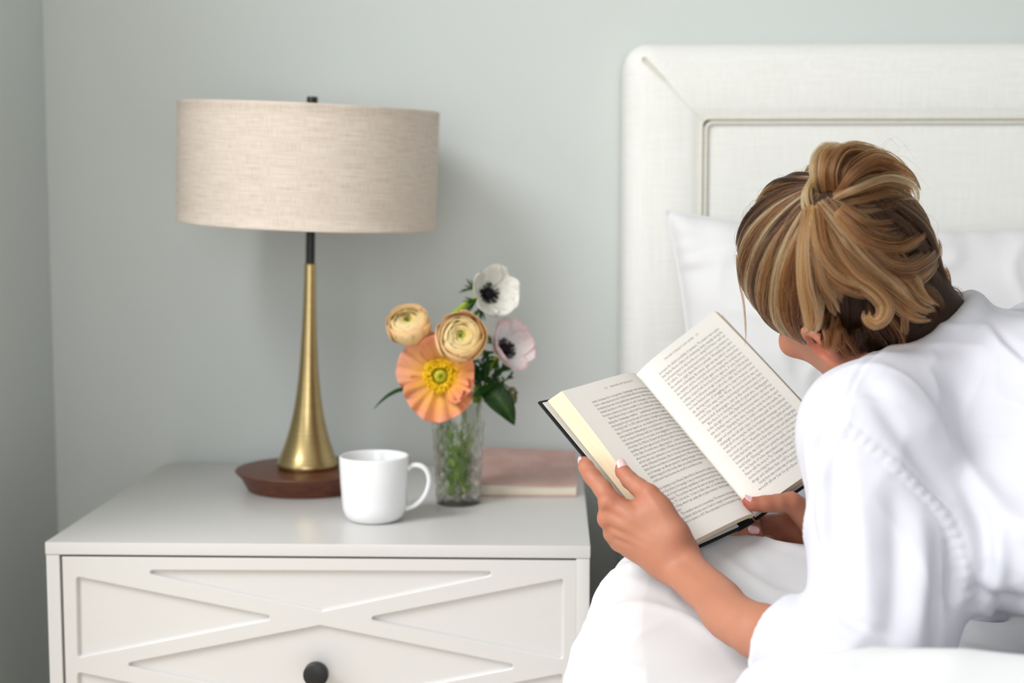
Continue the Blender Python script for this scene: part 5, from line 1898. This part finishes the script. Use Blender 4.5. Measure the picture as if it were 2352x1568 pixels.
obj('shirt', V, F, M_SHIRT, woman, True, label='loose white cotton shirt with rolled cuff')

# trousers and lower body beyond the picture's edge
Tf = Field((0.66, 0.02, 0.66), (1.42, 1.10, 1.00), 0.008)
PEL = np.array([0.84, 0.91, 0.82])
Tf.cone(CH3, PEL, 0.118, 0.118, 0.03)
for k_, foot in ((-1, np.array([1.16, 0.10, 0.755])), (1, np.array([1.34, 0.22, 0.755]))):
    hip = PEL + np.array([0.045, 0.03, -0.02]) * k_
    knee = (hip + foot) / 2 + np.array([0, 0, -0.005])
    Tf.cone(hip, knee, 0.085, 0.060, 0.03); Tf.cone(knee, foot, 0.060, 0.045, 0.03)
V, F = Tf.mesh()
V = smooth_mesh(V, F, 3, 0.5)
obj('trousers', V, F, M_SHIRT, woman, True)
# ------------------------------------------------------------------ hair
Hf = Field(HC - 0.16, HC + 0.16, 0.0022)
Hf.ell(hd(-0.008, 0, 0.006), HR, (0.0945, 0.0775, 0.0845), 0.01)
Hf.ell(hd(-0.030, 0, -0.045), HR, (0.046, 0.054, 0.050), 0.03)
Hf.cone(hd(-0.026, 0, -0.040), hd(-0.034, 0, -0.098), 0.050, 0.051, 0.02)
# take the face, the ears and the neck away from the cap
Hf.ell(hd(0.100, 0, -0.085), HR, (0.100, 0.13, 0.112), 0.012, cut=True)
Hf.ell(hd(-0.004, 0.098, -0.062), HR, (0.030, 0.040, 0.032), 0.01, cut=True)
Hf.ell(hd(-0.004, -0.098, -0.058), HR, (0.034, 0.042, 0.036), 0.01, cut=True)
KD = pix(1897, 440, 1.292)                       # where the hair is tied
BUN = pix(1985, 455, 1.335)
Hf.ell(BUN, np.eye(3), (0.031, 0.032, 0.033), 0.012)
V, F = Hf.mesh()
V = smooth_mesh(V, F, 3, 0.5)
kdir = nrm(HR.T @ (KD - HC))


def head_dirs(V):
    q = (V - HC) @ HR
    return q / (np.linalg.norm(q, axis=1)[:, None] + 1e-9)


# azimuth round the knot, for the streaks of the cap
ka = nrm(np.cross(kdir, [0, 0, 1.0])); kb = np.cross(kdir, ka)
D_ = head_dirs(V)
az = np.arctan2(D_ @ kb, D_ @ ka)
DARK, MID, LIGHT = np.array(srgb(42, 25, 15)), np.array(srgb(134, 82, 44)), np.array(srgb(230, 180, 124))
nz_ = 0.5 + 0.5 * vnoise(np.stack([np.cos(az) * 2, np.sin(az) * 2, 0.15 * (D_ @ kdir)], -1), 0.30, 41)
colr = DARK + (MID - DARK) * np.clip(nz_ * 0.8, 0, 1)[:, None]
low_ = np.clip(((V - HC) @ HU + 0.020) / -0.02, 0, 1)[:, None]
colr = colr * (1 - low_) + DARK * 1.1 * low_
mh = Mat('hair_cap', (0.2, 0.12, 0.07), 0.55, spec=0.2)
mh.base(mh.vcol())
hair = obj('hair', V, F, mh.m, woman, True, col=colr, label='streaked blond and brown hair tied in a bun')

mhs = bpy.data.materials.new('hair_strand'); mhs.use_nodes = True
nt = mhs.node_tree; nt.nodes.remove(nt.nodes['Principled BSDF'])
hb_ = nt.nodes.new('ShaderNodeBsdfHairPrincipled')
hb_.parametrization = 'COLOR'
hb_.inputs['Roughness'].default_value = 0.38
hb_.inputs['Radial Roughness'].default_value = 0.5
hb_.inputs['IOR'].default_value = 1.36
at_ = nt.nodes.new('ShaderNodeAttribute'); at_.attribute_name = 'Col'
nt.links.new(at_.outputs['Color'], hb_.inputs['Color'])
nt.links.new(hb_.outputs[0], nt.nodes['Material Output'].inputs['Surface'])

strands, scol, srad = [], [], []
r = np.random.default_rng(77)


def surf_r(d):
    """radius of the hair cap in head direction d (rows)"""
    e1 = np.array([0.0945, 0.0775, 0.0845]) + 0.0006
    o = np.array([-0.008, 0, 0.006])
    # ray from the origin of the head to the big ellipsoid
    A = ((d / e1) ** 2).sum(-1); Bq = -2 * ((d * o) / e1 ** 2).sum(-1); Cq = ((o / e1) ** 2).sum() - 1
    t1 = (-Bq + np.sqrt(np.maximum(Bq * Bq - 4 * A * Cq, 0))) / (2 * A)
    e2 = np.array([0.046, 0.054, 0.050]) + 0.001; o2 = np.array([-0.030, 0, -0.045])
    A = ((d / e2) ** 2).sum(-1); Bq = -2 * ((d * o2) / e2 ** 2).sum(-1); Cq = ((o2 / e2) ** 2).sum() - 1
    disc = Bq * Bq - 4 * A * Cq
    t2 = np.where(disc > 0, (-Bq + np.sqrt(np.maximum(disc, 0))) / (2 * A), 0)
    k = 0.02
    h = np.maximum(k - np.abs(t1 - t2), 0) / k
    return np.maximum(t1, t2) + h * h * k * 0.25


def on_hair(d):
    """is this head direction covered by hair (not face, ear or bare neck)"""
    p = d * surf_r(d[None])[0]
    inn = lambda c, e: (((p - np.array(c)) / np.array(e)) ** 2).sum() < 1
    return not (inn((0.100, 0, -0.085), (0.100, 0.13, 0.112)) or inn((-0.004, 0.098, -0.062), (0.032, 0.040, 0.034)) or inn((-0.004, -0.098, -0.058), (0.034, 0.042, 0.036)) or d[2] < -0.80 or (d[2] < -0.62 and d[0] > -0.45))


PH = np.linspace(-np.pi, np.pi, 145)
TH = []
for ph in PH:
    a = math.cos(ph) * ka + math.sin(ph) * kb
    th = 0.15
    while th < 2.75 and on_hair(math.cos(th) * kdir + math.sin(th) * a): th += 0.02
    TH.append(th - 0.01)
TH = np.array(TH)

lock = lambda ph, s, seed: vnoise(np.stack([np.cos(ph) * 2.0, np.sin(ph) * 2.0, np.zeros_like(ph)], -1), s, seed)
NS, NP = 15000, 22
phs = r.uniform(-np.pi, np.pi, NS)
th0 = np.interp(phs, PH, TH) * np.where(r.uniform(size=NS) < 0.62, r.uniform(0.95, 1.0, NS), r.uniform(0.45, 1.0, NS))
tt_ = np.linspace(0, 1, NP)
th = th0[:, None] * (1 - tt_[None]) + 0.10 * tt_[None]
# locks lean sideways a little, as combed-back hair does
sway = 0.20 * lock(phs, 0.55, 51)[:, None] * np.sin(np.pi * tt_)[None] + 0.03 * r.normal(size=NS)[:, None] * np.sin(np.pi * tt_ * 1.2)[None]
ph_ = phs[:, None] + sway
A_ = np.cos(ph_)[..., None] * ka + np.sin(ph_)[..., None] * kb
D3 = np.cos(th)[..., None] * kdir + np.sin(th)[..., None] * A_
lift = 0.0015 + 0.0042 * (lock(phs, 0.28, 52) + 0.3)[:, None] * np.sin(np.pi * np.clip(tt_ * 0.9 + 0.06, 0, 1))[None] + 0.0016 * r.uniform(-0.6, 1, NS)[:, None] * np.ones(NP) + 0.007 * (tt_ ** 4)[None]
rr_ = surf_r(D3.reshape(-1, 3)).reshape(NS, NP) + lift
Wd = (D3 * rr_[..., None]) @ HR.T + HC
c1_ = 0.33 + 0.48 * lock(phs, 0.30, 53) + 0.62 * lock(phs, 0.055, 54) + 0.20 * r.normal(size=NS)
root_d = D3[:, 0]
# the hair under the tails, at the nape and behind the far ear, is darker brown
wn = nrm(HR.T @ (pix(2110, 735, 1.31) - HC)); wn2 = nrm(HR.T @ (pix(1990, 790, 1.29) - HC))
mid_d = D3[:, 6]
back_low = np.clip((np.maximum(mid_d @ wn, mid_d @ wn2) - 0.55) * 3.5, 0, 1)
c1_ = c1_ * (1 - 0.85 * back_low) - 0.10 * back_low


def hcol(x):
    x = np.clip(x, 0, 1)[:, None]
    return np.where(x < 0.5, DARK + (MID - DARK) * x * 2, MID + (LIGHT - MID) * (x - 0.5) * 2)


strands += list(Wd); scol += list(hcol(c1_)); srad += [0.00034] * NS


def hair_lock(pts, rad0, rad1, n, tone, var=0.20, twist=0.6, np_=26, flat=1.0, seed=0, fray=0.16, sr=0.00030, sub=None, end=0.66):
    """a lock of about n strands along a guide: several thinner sub-locks, each with a tone of its own, that part at the ends"""
    rr = np.random.default_rng(seed + 100)
    P = smooth_path(pts, np_)
    T = np.gradient(P, axis=0); T /= np.linalg.norm(T, axis=1)[:, None]
    view = np.array([0.0, 1.0, 0.0])
    S = np.cross(T, view); S /= np.linalg.norm(S, axis=1)[:, None] + 1e-9
    for i in range(1, np_):
        if S[i] @ S[i - 1] < 0: S[i] = -S[i]
    Q = np.cross(S, T)
    t = np.linspace(0, 1, np_)
    env = (rad0 + (rad1 - rad0) * t) * (0.40 + 0.60 * np.sin(np.pi * np.clip(0.10 + 0.66 * t, 0, 1)) ** 0.8)
    ns = sub or max(4, int(n / 28))
    for s_ in range(ns):
        a0 = 2 * np.pi * s_ / ns + rr.uniform(-0.5, 0.5); q0 = 0.86 * math.sqrt(rr.uniform(0.1, 1))
        wav = 0.30 * np.sin(rr.uniform(2, 5) * t + rr.uniform(0, 6))
        tone_s = tone + rr.uniform(-0.24, 0.22)
        endk = rr.uniform(end, 1.0)
        sr_ = 0.34 * (1 - 0.85 * np.clip((t - 0.55) / 0.45, 0, 1) ** 1.5)
        for k in range(max(6, n // ns)):
            a = rr.uniform(0, 2 * np.pi); q = math.sqrt(rr.uniform())
            fr = 1 + fray * rr.normal() * t ** 3 * 3
            ox = q0 * np.cos(a0 + twist * t) + wav + q * sr_ * np.cos(a + t) * fr
            oy = q0 * np.sin(a0 + twist * t) + q * sr_ * np.sin(a + t) * fr
            off = env[:, None] * (ox[:, None] * S + flat * oy[:, None] * Q)
            e = (np_ - 1) * endk * rr.uniform(0.9, 1.0)
            idx = np.linspace(0, e, np_)
            path = np.stack([np.interp(idx, np.arange(np_), (P + off)[:, c]) for c in range(3)], -1)
            strands.append(path); srad.append(sr)
            scol.append(hcol(np.array([tone_s + var * rr.normal()]))[0])


L = lambda *a: [pix(u, v, d) for u, v, d in a]
# the arch of hair over the top of the bun, from the tie up and over to the right
hair_lock(L((1892, 440, 1.285), (1884, 395, 1.280), (1895, 358, 1.290), (1925, 348, 1.315), (1960, 352, 1.345)), 0.0075, 0.010, 340, 0.58, seed=1)
hair_lock(L((1915, 435, 1.280), (1918, 390, 1.275), (1940, 358, 1.288), (1985, 358, 1.312), (2040, 385, 1.335), (2080, 425, 1.350)), 0.012, 0.014, 560, 0.34, seed=2)
hair_lock(L((1925, 445, 1.278), (1960, 405, 1.272), (2010, 385, 1.288), (2060, 410, 1.315), (2088, 450, 1.335)), 0.013, 0.013, 560, 0.40, seed=3)
hair_lock(L((1920, 455, 1.276), (1970, 440, 1.268), (2030, 425, 1.284), (2078, 440, 1.320), (2090, 470, 1.345)), 0.012, 0.012, 460, 0.48, seed=4)
hair_lock(L((1925, 465, 1.275), (1985, 458, 1.272), (2045, 452, 1.290), (2098, 456, 1.310)), 0.010, 0.008, 340, 0.40, seed=5)
hair_lock(L((1925, 475, 1.275), (1985, 490, 1.268), (2045, 478, 1.285), (2092, 462, 1.305)), 0.010, 0.006, 340, 0.42, seed=6)
hair_lock(L((1930, 480, 1.262), (1980, 520, 1.252), (2040, 530, 1.268), (2080, 506, 1.295), (2096, 484, 1.330)), 0.010, 0.009, 460, 0.36, seed=7, fray=0.08, end=0.9)
hair_lock(L((1935, 490, 1.262), (1985, 545, 1.250), (2045, 566, 1.256), (2092, 552, 1.282), (2110, 524, 1.325), (2104, 500, 1.36)), 0.014, 0.011, 560, 0.36, seed=8, fray=0.08, end=0.9)
hair_lock(L((1960, 530, 1.256), (2020, 600, 1.246), (2075, 622, 1.252), (2118, 604, 1.282), (2138, 575, 1.325), (2132, 548, 1.365)), 0.014, 0.011, 480, 0.30, seed=9, fray=0.08, end=0.9)
# near-black strands: the shade in the bun's hollow put into hair colour
hair_lock(L((1990, 505, 1.276), (2020, 500, 1.276), (2050, 503, 1.282), (2075, 500, 1.300)), 0.016, 0.014, 300, 0.02, seed=10, var=0.08)
# loose tails falling from the tie across the back of the head
hair_lock(L((1885, 470, 1.278), (1930, 530, 1.262), (1985, 600, 1.250), (2050, 660, 1.248), (2100, 710, 1.258), (2140, 722, 1.272)), 0.015, 0.012, 760, 0.50, seed=11)
hair_lock(L((1900, 475, 1.276), (1960, 520, 1.262), (2020, 590, 1.254), (2075, 640, 1.256), (2110, 690, 1.264), (2148, 716, 1.280)), 0.015, 0.010, 560, 0.44, seed=12)
hair_lock(L((1880, 478, 1.276), (1915, 560, 1.256), (1960, 625, 1.246), (2010, 660, 1.243), (2038, 695, 1.243), (2034, 728, 1.243), (2010, 745, 1.244), (1990, 732, 1.246), (1989, 712, 1.249)), 0.011, 0.0050, 460, 0.56, seed=13, np_=40, end=0.93)
hair_lock(L((1872, 480, 1.276), (1885, 560, 1.258), (1920, 620, 1.250), (1970, 655, 1.248), (2010, 672, 1.250)), 0.013, 0.008, 480, 0.48, seed=14, fray=0.2)
hair_lock(L((1866, 482, 1.276), (1858, 560, 1.262), (1860, 640, 1.258), (1868, 700, 1.262), (1866, 745, 1.270), (1845, 770, 1.280)), 0.011, 0.008, 460, 0.52, seed=15, fray=0.25)
hair_lock(L((1874, 480, 1.275), (1875, 560, 1.256), (1890, 640, 1.250), (1915, 690, 1.256), (1930, 720, 1.262)), 0.010, 0.008, 260, 0.44, seed=16, fray=0.4)
hair_lock(L((1895, 480, 1.270), (1920, 520, 1.258), (1945, 565, 1.250), (1975, 600, 1.248)), 0.0035, 0.003, 130, 0.98, seed=17, var=0.08)
hair_lock(L((2060, 660, 1.252), (2075, 700, 1.255), (2078, 745, 1.262), (2074, 770, 1.27)), 0.006, 0.004, 130, 0.44, seed=18, fray=0.4)
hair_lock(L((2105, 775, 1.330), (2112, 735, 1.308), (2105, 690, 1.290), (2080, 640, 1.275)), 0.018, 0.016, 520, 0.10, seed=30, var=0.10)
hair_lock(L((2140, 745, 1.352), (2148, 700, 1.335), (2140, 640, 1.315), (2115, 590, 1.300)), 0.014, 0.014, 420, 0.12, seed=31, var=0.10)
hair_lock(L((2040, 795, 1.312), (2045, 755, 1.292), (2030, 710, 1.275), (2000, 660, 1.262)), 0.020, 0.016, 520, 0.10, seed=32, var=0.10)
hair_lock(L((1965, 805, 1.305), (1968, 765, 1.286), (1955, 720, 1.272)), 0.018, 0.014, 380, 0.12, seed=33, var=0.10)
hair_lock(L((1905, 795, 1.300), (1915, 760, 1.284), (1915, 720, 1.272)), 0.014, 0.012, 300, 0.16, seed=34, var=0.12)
# the wound tie
hair_lock(L((1868, 408, 1.292), (1853, 440, 1.282), (1856, 478, 1.278), (1875, 492, 1.276)), 0.006, 0.005, 240, 0.72, seed=20)
# wisps: at the nape, beside the cheek, and fly-aways on the crown
hair_lock(L((2120, 690, 1.330), (2160, 676, 1.335), (2192, 672, 1.335), (2216, 690, 1.33)), 0.006, 0.009, 70, 0.16, seed=23, fray=0.9, sr=0.00022)
hair_lock(L((2140, 740, 1.325), (2160, 742, 1.330), (2190, 735, 1.335)), 0.006, 0.009, 40, 0.10, seed=24, fray=0.9, sr=0.00022)
hair_lock(L((1692, 585, 1.400), (1697, 640, 1.405), (1707, 690, 1.408), (1713, 760, 1.410), (1712, 800, 1.41)), 0.0012, 0.0018, 10, 0.45, seed=25, sr=0.00009)
for k in range(110):
    ph = r.uniform(-np.pi, np.pi); a = math.cos(ph) * ka + math.sin(ph) * kb
    th1 = r.uniform(0.3, 0.9) * np.interp(ph, PH, TH)
    p = []
    for j, s_ in enumerate(np.linspace(0, 1, 8)):
        d = math.cos(th1 * (1 - 0.5 * s_)) * kdir + math.sin(th1 * (1 - 0.5 * s_)) * a
        p.append((d * (surf_r(d[None])[0] + 0.003 + r.uniform(0.006, 0.010) * math.sin(math.pi * s_))) @ HR.T + HC)
    strands.append(smooth_path(p, 12)); scol.append(hcol(np.array([r.uniform(0.1, 0.7)]))[0]); srad.append(0.00010)
for k in range(16):
    b_ = pix(r.uniform(1930, 2080), r.uniform(350, 420), 1.32)
    hx = np.array([r.uniform(0.02, 0.045), r.uniform(-0.01, 0.01), r.uniform(-0.02, 0.01)])
    strands.append(smooth_path([b_, b_ + hx * 0.5 + np.array([0, 0, 0.012]), b_ + hx], 12)); scol.append(hcol(np.array([r.uniform(0.2, 0.6)]))[0]); srad.append(0.00010)

hc = bpy.data.hair_curves.new('hair_strands')
sizes = [len(p) for p in strands]
hc.add_curves(sizes)
allp = np.vstack(strands) - ORG[woman.name]
hc.attributes['position'].data.foreach_set('vector', allp.astype(np.float32).ravel())
ra = hc.attributes.get('radius') or hc.attributes.new('radius', 'FLOAT', 'POINT')
taper = np.concatenate([rd * (1 - 0.55 * np.linspace(0, 1, n) ** 3) for rd, n in zip(srad, sizes)])
ra.data.foreach_set('value', taper.astype(np.float32))
ca = hc.attributes.new('Col', 'FLOAT_COLOR', 'CURVE')
cc4 = np.ones((len(scol), 4), np.float32); cc4[:, :3] = np.array(scol)
ca.data.foreach_set('color', cc4.ravel())
hc.materials.append(mhs)
ho = bpy.data.objects.new('hair_strands', hc)
COL.objects.link(ho)
ho.parent = hair
ho['kind'] = 'stuff'
